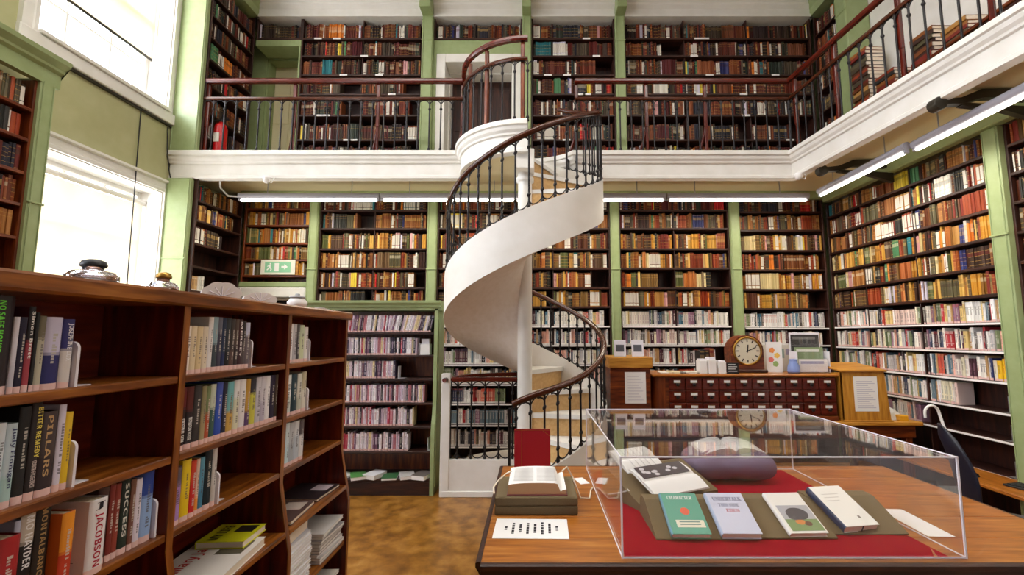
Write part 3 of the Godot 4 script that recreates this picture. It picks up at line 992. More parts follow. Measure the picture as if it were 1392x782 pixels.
# one book: spine at z = 0 facing +z, lower left corner at the origin
func add_book(g: Geo, b: Dictionary, at: Transform3D) -> void:
	var w: float = b.w
	var h: float = b.h
	var d: float = b.d
	var e := minf(0.006, w * 0.3)
	var px := [0.0, w * 0.24, w * 0.76, w]
	var pz := [-e, 0.0, 0.0, -e]
	var old := g.t
	g.t = old * at
	for k in bands(b):
		var y0: float = k[0] * h
		var y1: float = k[1] * h
		var i0 := g.v.size()
		for j in 4:
			var m := (g.t.basis * (SPINE_N[j] as Vector3)).normalized()
			g.v.append(g.t * Vector3(px[j], y0, pz[j]))
			g.v.append(g.t * Vector3(px[j], y1, pz[j]))
			g.n.append(m); g.n.append(m)
			g.c.append(k[2]); g.c.append(k[2])
		for j in 3:
			var a := i0 + j * 2
			g.ix.append_array(PackedInt32Array([a, a + 3, a + 2, a, a + 1, a + 3]))
	if b.fresh and b.w > 0.012 and not b.get("plain", false):
		var light: bool = b.base.get_luminance() > 0.45
		var near: bool = b.has("custom")
		var k: int = b.style
		var inkc: Color = lin(b.acc) if absf(b.acc.get_luminance() - b.base.get_luminance()) > 0.25 and not near else lin(rgb(90, 78, 84)) if light else lin(rgb(214, 206, 194))
		g.col = inkc.lerp(lin(b.base), 0.25 if near else 0.5)
		for q in ([[0.36, 0.62], [0.66, 0.78]] if k % 2 == 0 else [[0.2, 0.34], [0.4, 0.78]]):
			var y: float = q[0] * h
			var x0 := 0.36 if k < 3 else 0.3
			while y < q[1] * h:
				var s := minf((0.004 + 0.0015 * (int(y * 7919.0) % 3)) if near else 0.05, q[1] * h - y)
				var x1 := (1.0 - x0) - (0.1 * (int(y * 5227.0) % 2) if near else 0.0)
				g.quad(Vector3(w * x0, y, 0.0004), Vector3(w * x1, y, 0.0004), Vector3(w * x1, y + s, 0.0004), Vector3(w * x0, y + s, 0.0004))
				y += s + (0.0022 if int(y * 3571.0) % 5 else 0.006)
	var base := lin(b.get("cover", b.base))
	g.col = base
	g.quad(Vector3(0, 0, -d), Vector3(0, 0, -e), Vector3(0, h, -e), Vector3(0, h, -d))
	g.quad(Vector3(w, 0, -e), Vector3(w, 0, -d), Vector3(w, h, -d), Vector3(w, h, -e))
	g.quad(Vector3(w, 0, -d), Vector3(0, 0, -d), Vector3(0, h, -d), Vector3(w, h, -d))
	# top: boards stand proud of the page block
	var bt := minf(0.0022, w * 0.2)
	var pd := 0.004
	g.quad(Vector3(0, h, -e), Vector3(bt, h, -e), Vector3(bt, h, -d), Vector3(0, h, -d))
	g.quad(Vector3(w - bt, h, -e), Vector3(w, h, -e), Vector3(w, h, -d), Vector3(w - bt, h, -d))
	g.col = lin(rgb(222, 206, 176))
	g.quad(Vector3(bt, h - pd, -e), Vector3(w - bt, h - pd, -e), Vector3(w - bt, h - pd, -d), Vector3(bt, h - pd, -d))
	g.col = base
	g.quad(Vector3(0, h, -e), Vector3(px[1], h, 0), Vector3(px[2], h, 0), Vector3(w, h, -e))
	g.col = Color.WHITE
	g.t = old

func colour_name(c: Color) -> String:
	var h := c.h * 360.0
	if c.s < 0.13: return "white" if c.v > 0.82 else "pale grey" if c.v > 0.6 else "grey" if c.v > 0.32 else "black"
	if c.v < 0.22: return "blackish"
	if c.s < 0.3 and c.v > 0.78: return "cream"
	if h < 14 or h > 340: return "dark red" if c.v < 0.55 else "red" if c.s > 0.5 else "pink"
	if h < 48: return "dark brown" if c.v < 0.36 else "brown" if c.v < 0.58 else "tan" if c.s < 0.68 else "orange"
	if h < 66: return "olive" if c.v < 0.6 else "yellow"
	if h < 165: return "dark green" if c.v < 0.4 else "green"
	if h < 200: return "teal"
	if h < 262: return "dark blue" if c.v < 0.45 else "blue"
	return "purple"

func ordinal(n: int) -> String:
	var s := "th"
	if n % 100 < 11 or n % 100 > 13: s = ["th", "st", "nd", "rd", "th", "th", "th", "th", "th", "th"][n % 10]
	return str(n) + s

var old_stuff := Geo.new()
var new_stuff := Geo.new()

# fills a stretch of a shelf with books that are not told apart
func fill(at: Transform3D, y: float, x0: float, x1: float, kind: String, hmax: float) -> void:
	var g := new_stuff if kind == "new" else old_stuff
	for b in plan_row(x1 - x0, kind, hmax):
		add_book(g, b, at * Transform3D(Basis.IDENTITY, Vector3(x0 + b.x, y, -0.02 - b.in)))

# the same with every book a thing of its own; own = how many of the last ones, the others join the rest
func fill_own(at: Transform3D, y: float, x0: float, x1: float, kind: String, hmax: float, own: int, called: String, words: String, group: String, m: Material) -> void:
	var row := plan_row(x1 - x0, kind, hmax)
	if kind == "new" and absf(y - 1.25) < 0.01 and x0 > 1.4:
		for k in 5:
			row[-1 - k].base = [rgb(222, 130, 50), rgb(240, 196, 30), rgb(238, 190, 26), rgb(226, 214, 190), rgb(50, 60, 110)][k]
			row[-1 - k].style = 2
	for i in row.size():
		var b: Dictionary = row[i]
		if kind == "new": b.tape = true
		var place := at * Transform3D(Basis.IDENTITY, Vector3(x0 + b.x, y, -0.02 - b.in))
		var rank := row.size() - i
		if rank > own:
			add_book(new_stuff if kind == "new" else old_stuff, b, place)
			continue
		var g := Geo.new()
		add_book(g, b, Transform3D.IDENTITY)
		var o := put(called, g, m, null, place)
		tag(o, words % [colour_name(b.base), ordinal(rank)], "book", group)

# ------------------------------------------------------------------ shelving
# built-in case; local x runs left to right along its front, z = 0 is its front
func built_in(label: String, at: Transform3D, w: float, y0: float, y1: float, depth: float, levels: Array, dividers: Array, wood_name: String, axis: String, white_edge_below := -1.0) -> Node3D:
	var o := thing("built_in_bookcase", label, "bookcase")
	o.transform = at
	var mx: Material = M[wood_name + "_" + axis]
	var my: Material = M[wood_name + "_y"]
	boxpart("back_panel", Vector3(0.0, y0, -depth), Vector3(w, y1, -depth + 0.015), my, o, 0.0)
	for x in [0.0, w - 0.022]: boxpart("side_panel", Vector3(x, y0, -depth + 0.015), Vector3(x + 0.022, y1, -0.004), my, o, 0.003)
	for d in dividers: boxpart("divider", Vector3(d - 0.007, y0, -depth + 0.015), Vector3(d + 0.007, y1, -0.03), my, o, 0.003)
	for y in levels:
		boxpart("shelf", Vector3(0.022, y - 0.028, -depth + 0.015), Vector3(w - 0.022, y, -0.002), mx, o, 0.004)
		if y < white_edge_below: boxpart("label_strip", Vector3(0.03, y - 0.022, -0.002), Vector3(w - 0.03, y - 0.004, 0.002), M.paper, o, 0.0)
	return o

func pilaster(a: Vector3, b: Vector3, axis: String, label: String) -> void:
	var g := Geo.new()
	g.cbox(a, b, 0.008)
	var lo := a.min(b)
	var hi := a.max(b)
	# sunk flutes read as two raised beads and a capital ring
	if axis == "z":
		for x in [lo.x + 0.012, hi.x - 0.022]: g.cbox(Vector3(x, lo.y + 0.02, hi.z - 0.001), Vector3(x + 0.01, hi.y - 0.02, hi.z + 0.008), 0.003)
		for y in [lo.y + (hi.y - lo.y) * 0.72]: g.cbox(Vector3(lo.x - 0.006, y, hi.z - 0.01), Vector3(hi.x + 0.006, y + 0.018, hi.z + 0.012), 0.005)
	else:
		var f := lo.x if axis == "-x" else hi.x
		var s := -1.0 if axis == "-x" else 1.0
		for z in [lo.z + 0.012, hi.z - 0.022]: g.cbox(Vector3(f, lo.y + 0.02, z), Vector3(f + s * 0.008, hi.y - 0.02, z + 0.01), 0.003)
		for y in [lo.y + (hi.y - lo.y) * 0.72]: g.cbox(Vector3(f - s * 0.01, y, lo.z - 0.006), Vector3(f + s * 0.012, y + 0.018, hi.z + 0.006), 0.005)
	if axis == "z" and hi.y > 6.7 and lo.x > -3.0: g.cbox(Vector3(lo.x, 6.33, hi.z - 0.02), Vector3(hi.x, 6.745, BACK + 0.26), 0.006)
	trim(g, M.green, label)

func back_at(x: float) -> Transform3D:
	return Transform3D(Basis.IDENTITY, Vector3(x, 0, BACK))
func right_at(z: float) -> Transform3D:
	return Transform3D(Basis(Vector3.UP, -PI / 2), Vector3(RIGHT, 0, z))
func left_at(z: float) -> Transform3D:
	return Transform3D(Basis(Vector3.UP, PI / 2), Vector3(LEFT, 0, z))

func shelving() -> void:
	# ---- back wall, below the gallery
	var lv := [3.43, 3.165, 2.875, 2.60, 2.325, 2.06, 1.79, 1.53, 1.265, 1.0, 0.74, 0.46, 0.18]
	var bays := [[-3.015, -1.482, [0.77], "second from the left"], [-1.348, -0.196, [], "behind the left of the stair"], [-0.05, 1.081, [0.328], "just right of the stair post"], [1.204, 2.758, [0.782], "behind the card catalogue"], [2.892, 4.10, [], "in the right corner"]]
	for q in bays:
		var w: float = q[1] - q[0]
		var at := back_at(q[0])
		var levels := lv.duplicate()
		if q[0] > 2.8:
			for i in 7: levels[i] -= 0.025
		built_in("tall built-in bookcase on the back wall, " + q[3], at, w, 0.0, 3.6, 0.29, levels, q[2], "dark", "x", 1.85)
		var cuts := [0.03]
		for d in q[2]: cuts.append_array([d - 0.009, d + 0.009])
		cuts.append(w - 0.03)
		for i in levels.size():
			var kind: String = "new" if levels[i] < 1.85 else "dark" if i == 0 else "brown" if i == 1 else "gold" if rng.randf() < 0.8 else "brown"
			var hm: float = 0.2 if i == 0 else levels[i - 1] - levels[i] - 0.032
			for c in range(0, cuts.size(), 2):
				var x1: float = cuts[c + 1]
				if rng.randf() < 0.2: x1 -= rng.randf_range(0.05, 0.25)
				fill(at, levels[i], cuts[c], x1, kind, minf(hm, 0.235))
	# short case above the door
	var la := [3.45, 3.21, 2.955, 2.72, 2.495]
	built_in("short built-in bookcase above the door on the back wall", back_at(-4.08), 0.94, 2.40, 3.6, 0.29, la, [], "maho", "x")
	for i in 5:
		var hm: float = 0.2 if i == 0 else la[i - 1] - la[i] - 0.03
		if i == 4:
			fill(back_at(-4.08), la[i], 0.03, 0.27, "brown", hm)
			fill(back_at(-4.08), la[i], 0.66, 0.91, "gold", hm)
		else:
			fill(back_at(-4.08), la[i], 0.03, 0.91, "gold", hm)
	var g := Geo.new()
	g.cbox(Vector3(-4.1, 2.33, BACK - 0.28), Vector3(-3.14, 2.40, BACK), 0.006)
	trim(g, M.green, "green board between the door and the short bookcase")
	var pl := [[-3.14, -3.015, "left of the second bay"], [-1.482, -1.348, "behind the left edge of the stair"], [-0.196, -0.05, "behind the stair post"], [1.081, 1.204, "right of the stair"], [2.758, 2.892, "behind the clock"]]
	for p in pl: pilaster(Vector3(p[0], 0, BACK - 0.29), Vector3(p[1], 3.56, BACK + 0.05), "z", "green pilaster on the back wall " + p[2])
	# ---- left corner, below the gallery
	var ll := [3.317, 3.07, 2.78, 2.5, 2.2, 1.9, 1.6, 1.3, 1.0, 0.6, 0.2]
	built_in("narrow corner bookcase on the left wall under the gallery", left_at(-5.42), 0.88, 0.0, 3.6, 0.33, ll, [], "dark", "z")
	fill(left_at(-5.42), 3.317, 0.03, 0.85, "brown", 0.21)
	fill(left_at(-5.42), 3.07, 0.03, 0.75, "gold", 0.21)
	fill(left_at(-5.42), 2.78, 0.03, 0.55, "dark", 0.22)
	fill(left_at(-5.42), 2.2, 0.03, 0.3, "new", 0.22)
	pilaster(Vector3(-4.45, 0, -5.42), Vector3(-4.15, 3.56, -5.36), "z", "broad green pilaster between window and corner bookcase")
	pilaster(Vector3(-4.45, GALLERY, -5.42), Vector3(-4.12, 6.75, -5.36), "z", "broad green pilaster on the gallery beside the upper window")
	# ---- near left wall
	built_in("tall green framed bookcase on the left wall in front of the window", left_at(-1.9), 1.68, 0.0, 3.75, 0.35, [3.5, 3.245, 2.97, 2.71, 2.44, 2.14, 1.85, 1.55, 1.25, 0.9, 0.5, 0.12], [], "maho", "z")
	for y in [3.5, 3.245, 2.97, 2.71, 2.44]: fill(left_at(-1.9), y, 0.5, 1.645, pick(["dark", "brown"]), 0.225)
	pilaster(Vector3(-4.45, 0, -3.69), Vector3(-4.07, 3.78, -3.575), "x", "green pilaster at the end of the near left bookcase")
	g = Geo.new()
	g.mould([[-0.06, 3.75], [0.0, 3.75], [0.0, 3.87], [0.03, 3.89], [0.035, 3.91], [0.08, 3.95], [0.09, 3.985], [-0.3, 3.985]], [Vector3(-4.07, 0, -1.85), Vector3(-4.07, 0, -3.72)].map(func(p): return p))
	trim(g, M.green, "green cornice on top of the near left bookcase")
	# ---- gallery shelves, back wall
	var up := [6.03, 5.755, 5.46, 5.165, 4.84, 4.47, 4.14]
	gallery_case("gallery bookcase on the back wall left of the dark door", -3.42, -1.63, up, [0.9])
	gallery_case("gallery bookcase on the back wall right of the stair head", -0.03, 1.2, up, [])
	gallery_case("wide gallery bookcase on the back wall at right", 1.34, 4.10, up, [0.889, 1.822])
	gallery_case("single book shelf over the green door recess", -4.09, -3.42, [6.03], [])
	gallery_case("single book shelf over the dark gallery door", -1.468, -0.161, [6.03], [])
	g = Geo.new()
	g.cbox(Vector3(-4.09, 5.9, -6.6), Vector3(-3.42, 5.995, BACK), 0.005)
	g.cbox(Vector3(-3.45, GALLERY, -6.6), Vector3(-3.425, 5.9, BACK), 0.004)
	trim(g, M.green, "green lining of the door recess on the gallery")
	g = Geo.new()
	g.cbox(Vector3(-1.468, 5.78, -6.6), Vector3(-0.161, 5.995, BACK - 0.01), 0.005)
	for x in [-1.468, -0.18]: g.cbox(Vector3(x, GALLERY, -6.6), Vector3(x + 0.045 if x < -1 else -0.161, 5.78, BACK - 0.005), 0.004)
	trim(g, M.green, "green surround of the dark gallery door")
	for p in [[-1.629, -1.468, "left of the dark door"], [-0.161, -0.032, "right of the dark door"], [1.2, 1.34, "right of the stair head"]]:
		pilaster(Vector3(p[0], GALLERY, BACK - 0.29), Vector3(p[1], 6.74, BACK + 0.06), "z", "green pilaster on the gallery " + p[2])
	# ---- gallery shelves in the two corners
	built_in("corner bookcase on the left wall of the gallery", left_at(-5.42), 0.88, GALLERY, 6.33, 0.33, up, [], "dark", "z")
	for y in up: fill(left_at(-5.42), y, 0.03, 0.85, "dark", 0.24)
	built_in("corner bookcase on the right wall of the gallery", right_at(BACK), 0.5, GALLERY, 6.33, 0.29, up, [], "dark", "z")
	for y in up: fill(right_at(BACK), y, 0.03, 0.47, "dark", 0.24)
	pilaster(Vector3(4.12, GALLERY, -5.8), Vector3(4.43, 6.75, -5.6), "-x", "green pilaster on the right wall of the gallery")
	# ---- right wall, below the gallery
	var lr := [3.31, 3.055, 2.80, 2.54, 2.285, 2.03, 1.775, 1.515, 1.25, 0.98, 0.735, 0.43]
	var at := right_at(BACK)
	built_in("long built-in bookcase on the right wall up to the green pillar", at, 2.3, 0.0, 3.5, 0.29, lr, [0.63, 1.40], "dark", "z", 1.8)
	for i in 6:
		var hm: float = 0.19 if i == 0 else lr[i - 1] - lr[i] - 0.032
		var kind: String = "brown" if i < 3 else "gold"
		fill(at, lr[i], 0.03, 0.621, kind, hm)
		fill_own(at, lr[i], 0.639, 1.391, kind, hm, 16, "leather_book", "%s leather book, %s left of the upright near the pillar, " + ordinal(i + 1) + " shelf down", "old books on the right wall", M.leather)
		fill_own(at, lr[i], 1.409, 2.27, kind, hm, 36, "leather_book", "%s leather book, %s from the green pillar, " + ordinal(i + 1) + " shelf down, right wall", "old books on the right wall", M.leather)
	for i in range(6, 11):
		var ends := [[0.03, 0.621], [0.639, 1.391], [1.416, 2.25]]
		if i == 9: ends = [[0.03, 0.621], [0.639, 1.391], [1.416, 1.75]]
		if i == 10: ends = [[0.03, 0.621], [0.646, 1.3]]
		for k in ends.size():
			var hm: float = minf(lr[i - 1] - lr[i] - 0.034, 0.235)
			var from: String = ["left section", "middle section", "pillar section"][k]
			fill_own(at, lr[i], ends[k][0], ends[k][1], "new", hm, 60, "library_book", "%s modern book, %s from right, " + ordinal(i + 1) + " shelf down, " + from + ", right wall", "modern books on the right wall", M.book)
	pilaster(Vector3(4.08, 0, -4.0), Vector3(4.43, 3.5, -3.85), "-x", "green pillar at the right edge of the picture")
	at = right_at(-3.85)
	built_in("built-in bookcase on the right wall nearer than the green pillar", at, 2.0, 0.0, 3.5, 0.29, lr, [1.0], "dark", "z", 1.8)
	for i in 6: fill(at, lr[i], 0.03, 0.98, "brown", 0.215)
	for i in range(6, 10): fill(at, lr[i], 0.03, 0.98, "new", 0.215)
	# white book ends and a ledge on the right wall
	for k in 3:
		var y: float = [0.98, 0.735, 0.43][k]
		var o := thing("book_end", "white metal book end on the %s empty shelf by the green pillar" % ["upper", "middle", "lower"][k], "book end", Vector3(4.2, y, -4.06))
		bookend(o, M.steel)
	var led := Geo.new()
	led.cbox(Vector3(3.72, 0.40, -5.1), Vector3(4.12, 0.43, -1.9), 0.006)
	tag(put("wall_bench", led, M.oak_z), "long wooden bench ledge below the right bookcase", "bench")

func bookend(o: Node3D, m: Material) -> void:
	boxpart("plate", Vector3(-0.06, 0.0, -0.002), Vector3(0.06, 0.145, 0.002), m, o, 0.0015)
	boxpart("foot", Vector3(-0.05, 0.0, -0.07), Vector3(0.05, 0.0015, 0.0), m, o, 0.0)

func gallery_case(label: String, x0: float, x1: float, levels: Array, dividers: Array) -> void:
	var w := x1 - x0
	var at := back_at(x0)
	var o := built_in(label, at, w, GALLERY if levels.size() > 1 else 5.995, 6.33, 0.29, levels, dividers, "dark", "x")
	var cuts := [0.03]
	for d in dividers: cuts.append_array([d - 0.009, d + 0.009])
	cuts.append(w - 0.03)
	for i in levels.size():
		var hm: float = 0.245 if i == 0 else minf(0.26, levels[i - 1] - levels[i] - 0.032)
		for c in range(0, cuts.size(), 2):
			var a: float = cuts[c]
			var b: float = cuts[c + 1]
			if rng.randf() < 0.18 and i > 0: b -= rng.randf_range(0.1, 0.35)
			fill(at, levels[i], a, b, "dark", hm)
		if levels.size() > 1:
			for k in rng.randi_range(1, 2):
				var x := rng.randf_range(0.15, w - 0.3)
				boxpart("shelf_label", Vector3(x, levels[i] - 0.026, -0.002), Vector3(x + 0.11, levels[i] - 0.001, 0.003), M.paper, o, 0.0)

# ------------------------------------------------------------------ foreground bookcase
const FACE := -1.25
const ALONG_Z := Basis(Vector3(0, 0, 1), Vector3(0, 1, 0), Vector3(-1, 0, 0))

func foreground_bookcase() -> void:
	var o := thing("low_bookcase", "dark mahogany open bookcase in the left foreground with sloping lower front", "bookcase", Vector3(FACE, 0, -0.93), PI / 2)
	var side := PackedVector2Array([Vector2(-0.30, 0), Vector2(0.06, 0), Vector2(0.06, 0.60), Vector2(0.0, 0.92), Vector2(0.0, 1.757), Vector2(-0.30, 1.757)])
	for k in 4:
		var g := Geo.new()
		g.t = Transform3D(ALONG_Z, Vector3([0.0, 0.70, 1.40, 2.12][k], 0, 0))
		g.slab(side, 0.0, 0.03)
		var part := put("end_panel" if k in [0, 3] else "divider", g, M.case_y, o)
		g = Geo.new()
		g.t = Transform3D(ALONG_Z, Vector3([0.0, 0.70, 1.40, 2.12][k], 0, 0))
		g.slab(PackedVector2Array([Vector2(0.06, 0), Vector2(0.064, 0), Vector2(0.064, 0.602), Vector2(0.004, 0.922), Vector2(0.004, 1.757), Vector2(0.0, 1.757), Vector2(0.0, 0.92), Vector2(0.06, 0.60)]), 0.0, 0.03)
		put("lit_front_edging", g, M.amber_y, part)  # strip of paler wood paints the lit, worn front edge
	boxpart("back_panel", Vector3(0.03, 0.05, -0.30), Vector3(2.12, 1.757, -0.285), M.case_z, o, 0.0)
	boxpart("top_board", Vector3(-0.02, 1.757, -0.32), Vector3(2.18, 1.808, 0.022), M.amber_z, o, 0.008)  # lit top and shelves take the paler wood too
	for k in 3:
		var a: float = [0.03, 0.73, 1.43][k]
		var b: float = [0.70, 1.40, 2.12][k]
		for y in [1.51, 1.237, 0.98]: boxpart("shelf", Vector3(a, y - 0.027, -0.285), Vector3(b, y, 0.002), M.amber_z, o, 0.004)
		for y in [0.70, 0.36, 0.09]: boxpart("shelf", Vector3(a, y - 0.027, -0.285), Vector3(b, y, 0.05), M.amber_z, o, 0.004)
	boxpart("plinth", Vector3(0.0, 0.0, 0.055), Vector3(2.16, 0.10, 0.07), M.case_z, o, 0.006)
	# ---- the novels: near edge, far edge, height, colour, top colour, title, its colour, author, its colour, how far it stands out
	var rows := [
		["top", "near", 1.51, [
			[-1.06, -1.124, 0.237, [46, 38, 42], [46, 38, 42], "NO SAFE HOUSE", [110, 222, 60], "LINWOOD BARCLAY", [238, 234, 238], 0.0],
			[-1.124, -1.137, 0.187, [196, 192, 204], [214, 210, 220], "", [], "", [], 0.0],
			[-1.137, -1.155, 0.187, [30, 27, 50], [30, 27, 50], "", [], "", [], 0.0],
			[-1.155, -1.171, 0.215, [164, 62, 74], [34, 30, 34], "", [], "Simon Brett", [236, 232, 228], 0.0],
			[-1.171, -1.181, 0.2, [26, 24, 28], [26, 24, 28], "", [], "", [], 0.0],
			[-1.181, -1.2, 0.192, [186, 180, 158], [112, 104, 84], "", [], "", [], 0.0],
			[-1.2, -1.243, 0.19, [40, 42, 100], [206, 200, 224], "", [], "", [], 0.0],
			[-1.243, -1.276, 0.186, [218, 210, 206], [52, 48, 108], "", [], "JOSEPHINE COX", [238, 236, 240], 0.0]], -1.278],
		["second", "near", 1.237, [
			[-1.115, -1.137, 0.205, [204, 220, 228], [214, 222, 230], "", [], "", [], 0.0],
			[-1.137, -1.162, 0.2, [176, 206, 204], [196, 212, 220], "Judy Finnigan", [64, 70, 110], "", [], 0.0],
			[-1.162, -1.19, 0.236, [34, 34, 36], [30, 30, 32], "", [], "", [], 0.0],
			[-1.19, -1.215, 0.242, [44, 34, 36], [44, 34, 36], "BITTER REMEDY", [226, 208, 90], "CONOR FITZGERALD", [214, 196, 190], 0.0],
			[-1.215, -1.258, 0.215, [58, 46, 48], [70, 58, 56], "PILLARS", [196, 160, 110], "", [], 0.0],
			[-1.258, -1.277, 0.228, [222, 214, 232], [226, 218, 236], "", [], "", [], 0.0],
			[-1.277, -1.297, 0.205, [232, 190, 40], [234, 194, 50], "", [], "", [], 0.0]], -1.300],
		["third", "near", 0.98, [
			[-1.13, -1.178, 0.19, [150, 26, 32], [170, 40, 44], "", [], "", [], 0.02],
			[-1.178, -1.192, 0.215, [170, 180, 214], [190, 196, 220], "", [], "", [], 0.0],
			[-1.192, -1.228, 0.232, [34, 30, 32], [196, 184, 170], "", [], "MO HAYDER", [240, 238, 240], 0.0],
			[-1.228, -1.266, 0.24, [48, 40, 38], [40, 34, 34], "MONTALBANO", [176, 142, 90], "", [], 0.0],
			[-1.266, -1.302, 0.2, [196, 60, 30], [236, 150, 40], "", [], "", [], 0.03],
			[-1.34, -1.397, 0.205, [236, 230, 232], [238, 234, 236], "JACOBSON", [176, 20, 50], "", [], 0.03],
			[-1.397, -1.434, 0.222, [74, 46, 44], [80, 52, 46], "", [], "", [], 0.0],
			[-1.434, -1.452, 0.222, [122, 42, 36], [130, 48, 40], "", [], "", [], 0.0],
			[-1.452, -1.472, 0.218, [150, 64, 50], [140, 54, 44], "", [], "", [], 0.0],
			[-1.472, -1.508, 0.222, [36, 52, 44], [32, 46, 40], "SUCCESS", [226, 224, 214], "", [], 0.0],
			[-1.508, -1.526, 0.215, [122, 78, 66], [132, 90, 74], "", [], "", [], 0.0],
			[-1.526, -1.551, 0.21, [232, 222, 238], [234, 226, 240], "", [], "", [], 0.0],
			[-1.551, -1.598, 0.232, [150, 180, 226], [44, 74, 160], "", [], "", [], 0.0]], -1.600],
		["top", "middle", 1.51, [
			[-1.682, -1.712, 0.178, [236, 222, 206], [238, 226, 212], "", [], "", [], 0.0],
			[-1.712, -1.742, 0.178, [226, 206, 170], [232, 212, 178], "", [], "", [], 0.0],
			[-1.742, -1.773, 0.176, [220, 196, 150], [226, 204, 160], "", [], "", [], 0.0],
			[-1.773, -1.802, 0.176, [230, 214, 190], [232, 218, 196], "", [], "", [], 0.0],
			[-1.802, -1.828, 0.215, [238, 232, 230], [240, 236, 234], "", [], "", [], 0.0],
			[-1.828, -1.856, 0.216, [62, 74, 80], [150, 176, 184], "", [], "", [], 0.0],
			[-1.856, -1.880, 0.216, [70, 66, 84], [110, 108, 122], "", [], "", [], 0.0],
			[-1.880, -1.904, 0.214, [30, 44, 92], [40, 54, 84], "", [], "", [], 0.0],
			[-1.904, -1.934, 0.214, [30, 30, 36], [50, 56, 62], "", [], "", [], 0.0],
			[-1.934, -1.962, 0.212, [96, 72, 66], [70, 60, 58], "", [], "", [], 0.0],
			[-1.962, -1.985, 0.212, [58, 44, 46], [90, 74, 66], "", [], "", [], 0.0],
			[-1.985, -2.012, 0.212, [62, 38, 44], [84, 52, 54], "MERSEY", [236, 228, 226], "", [], 0.0],
			[-2.012, -2.034, 0.208, [96, 84, 84], [54, 44, 48], "", [], "", [], 0.0],
			[-2.034, -2.066, 0.2, [112, 100, 106], [206, 208, 230], "", [], "", [], 0.0]], -2.068],
		["second", "middle", 1.237, [
			[-1.682, -1.716, 0.226, [40, 28, 30], [104, 26, 30], "", [], "ORIGINAL SKIN", [240, 238, 236], 0.0],
			[-1.716, -1.752, 0.226, [38, 28, 30], [96, 34, 30], "", [], "MONSOON HOUSE", [236, 232, 228], 0.0],
			[-1.752, -1.793, 0.226, [52, 46, 46], [60, 54, 54], "", [], "", [], 0.0],
			[-1.793, -1.818, 0.22, [168, 150, 110], [150, 140, 100], "", [], "", [], 0.0],
			[-1.818, -1.840, 0.218, [186, 84, 50], [126, 140, 96], "", [], "", [], 0.0],
			[-1.840, -1.872, 0.222, [62, 96, 86], [206, 212, 190], "", [], "", [], 0.0],
			[-1.872, -1.914, 0.226, [52, 84, 186], [66, 84, 170], "", [], "", [], 0.0],
			[-1.914, -1.940, 0.222, [44, 44, 66], [40, 42, 60], "", [], "", [], 0.0],
			[-1.940, -1.984, 0.222, [206, 164, 80], [120, 186, 190], "", [], "", [], 0.0],
			[-1.984, -2.022, 0.224, [226, 222, 196], [238, 236, 236], "", [], "", [], 0.0],
			[-2.022, -2.066, 0.224, [238, 232, 234], [240, 236, 236], "", [], "", [], 0.0],
			[-2.066, -2.096, 0.222, [96, 66, 110], [196, 150, 60], "", [], "", [], 0.0],
			[-2.096, -2.140, 0.22, [206, 200, 76], [56, 54, 64], "", [], "", [], 0.0],
			[-2.140, -2.178, 0.222, [206, 200, 210], [214, 210, 218], "", [], "", [], 0.0],
			[-2.178, -2.216, 0.222, [190, 182, 200], [220, 214, 222], "", [], "", [], 0.0],
			[-2.216, -2.252, 0.222, [236, 232, 234], [238, 234, 236], "", [], "", [], 0.0],
			[-2.252, -2.296, 0.222, [44, 34, 60], [48, 38, 62], "", [], "", [], 0.0],
			[-2.296, -2.316, 0.222, [66, 54, 44], [80, 66, 52], "", [], "", [], 0.0]], 0.0],
		["third", "middle", 0.98, [
			[-1.684, -1.722, 0.2, [170, 130, 190], [96, 84, 92], "", [], "", [], 0.0],
			[-1.722, -1.766, 0.216, [238, 200, 26], [240, 206, 36], "", [], "", [], 0.0],
			[-1.766, -1.792, 0.205, [206, 40, 40], [214, 70, 46], "", [], "", [], 0.0],
			[-1.792, -1.808, 0.205, [236, 150, 60], [238, 200, 180], "", [], "", [], 0.0],
			[-1.808, -1.836, 0.205, [70, 130, 160], [90, 150, 176], "", [], "", [], 0.0],
			[-1.836, -1.880, 0.232, [28, 42, 48], [26, 38, 44], "", [], "", [], 0.0],
			[-1.880, -1.905, 0.228, [206, 200, 196], [214, 208, 204], "", [], "", [], 0.0]], -1.907],
		["top", "far", 1.51, [
			[-2.385, -2.44, 0.205, [238, 234, 236], [240, 238, 238], "", [], "", [], 0.0],
			[-2.44, -2.475, 0.205, [196, 192, 196], [206, 202, 206], "", [], "", [], 0.0],
			[-2.475, -2.505, 0.205, [70, 66, 70], [90, 84, 84], "", [], "", [], 0.0],
			[-2.505, -2.56, 0.2, [214, 220, 180], [206, 216, 186], "", [], "", [], 0.0],
			[-2.56, -2.60, 0.19, [236, 232, 226], [238, 234, 230], "", [], "", [], 0.0]], -2.602],
		["second", "far", 1.237, [
			[-2.385, -2.45, 0.21, [206, 212, 206], [238, 238, 238], "", [], "", [], 0.0],
			[-2.45, -2.51, 0.21, [40, 62, 72], [52, 74, 84], "", [], "", [], 0.0],
			[-2.51, -2.56, 0.21, [190, 190, 176], [224, 220, 206], "", [], "", [], 0.0],
			[-2.56, -2.61, 0.215, [226, 220, 206], [200, 190, 160], "", [], "", [], 0.0]], -2.612],
		["third", "far", 0.98, [
			[-2.385, -2.42, 0.22, [150, 196, 200], [196, 216, 218], "", [], "", [], 0.0],
			[-2.42, -2.455, 0.22, [206, 226, 232], [220, 232, 236], "", [], "", [], 0.0],
			[-2.455, -2.5, 0.215, [176, 182, 190], [196, 200, 206], "", [], "", [], 0.0],
			[-2.5, -2.56, 0.215, [196, 204, 214], [226, 226, 230], "", [], "", [], 0.0],
			[-2.56, -2.61, 0.21, [230, 226, 226], [90, 80, 84], "", [], "", [], 0.0]], 0.0]]
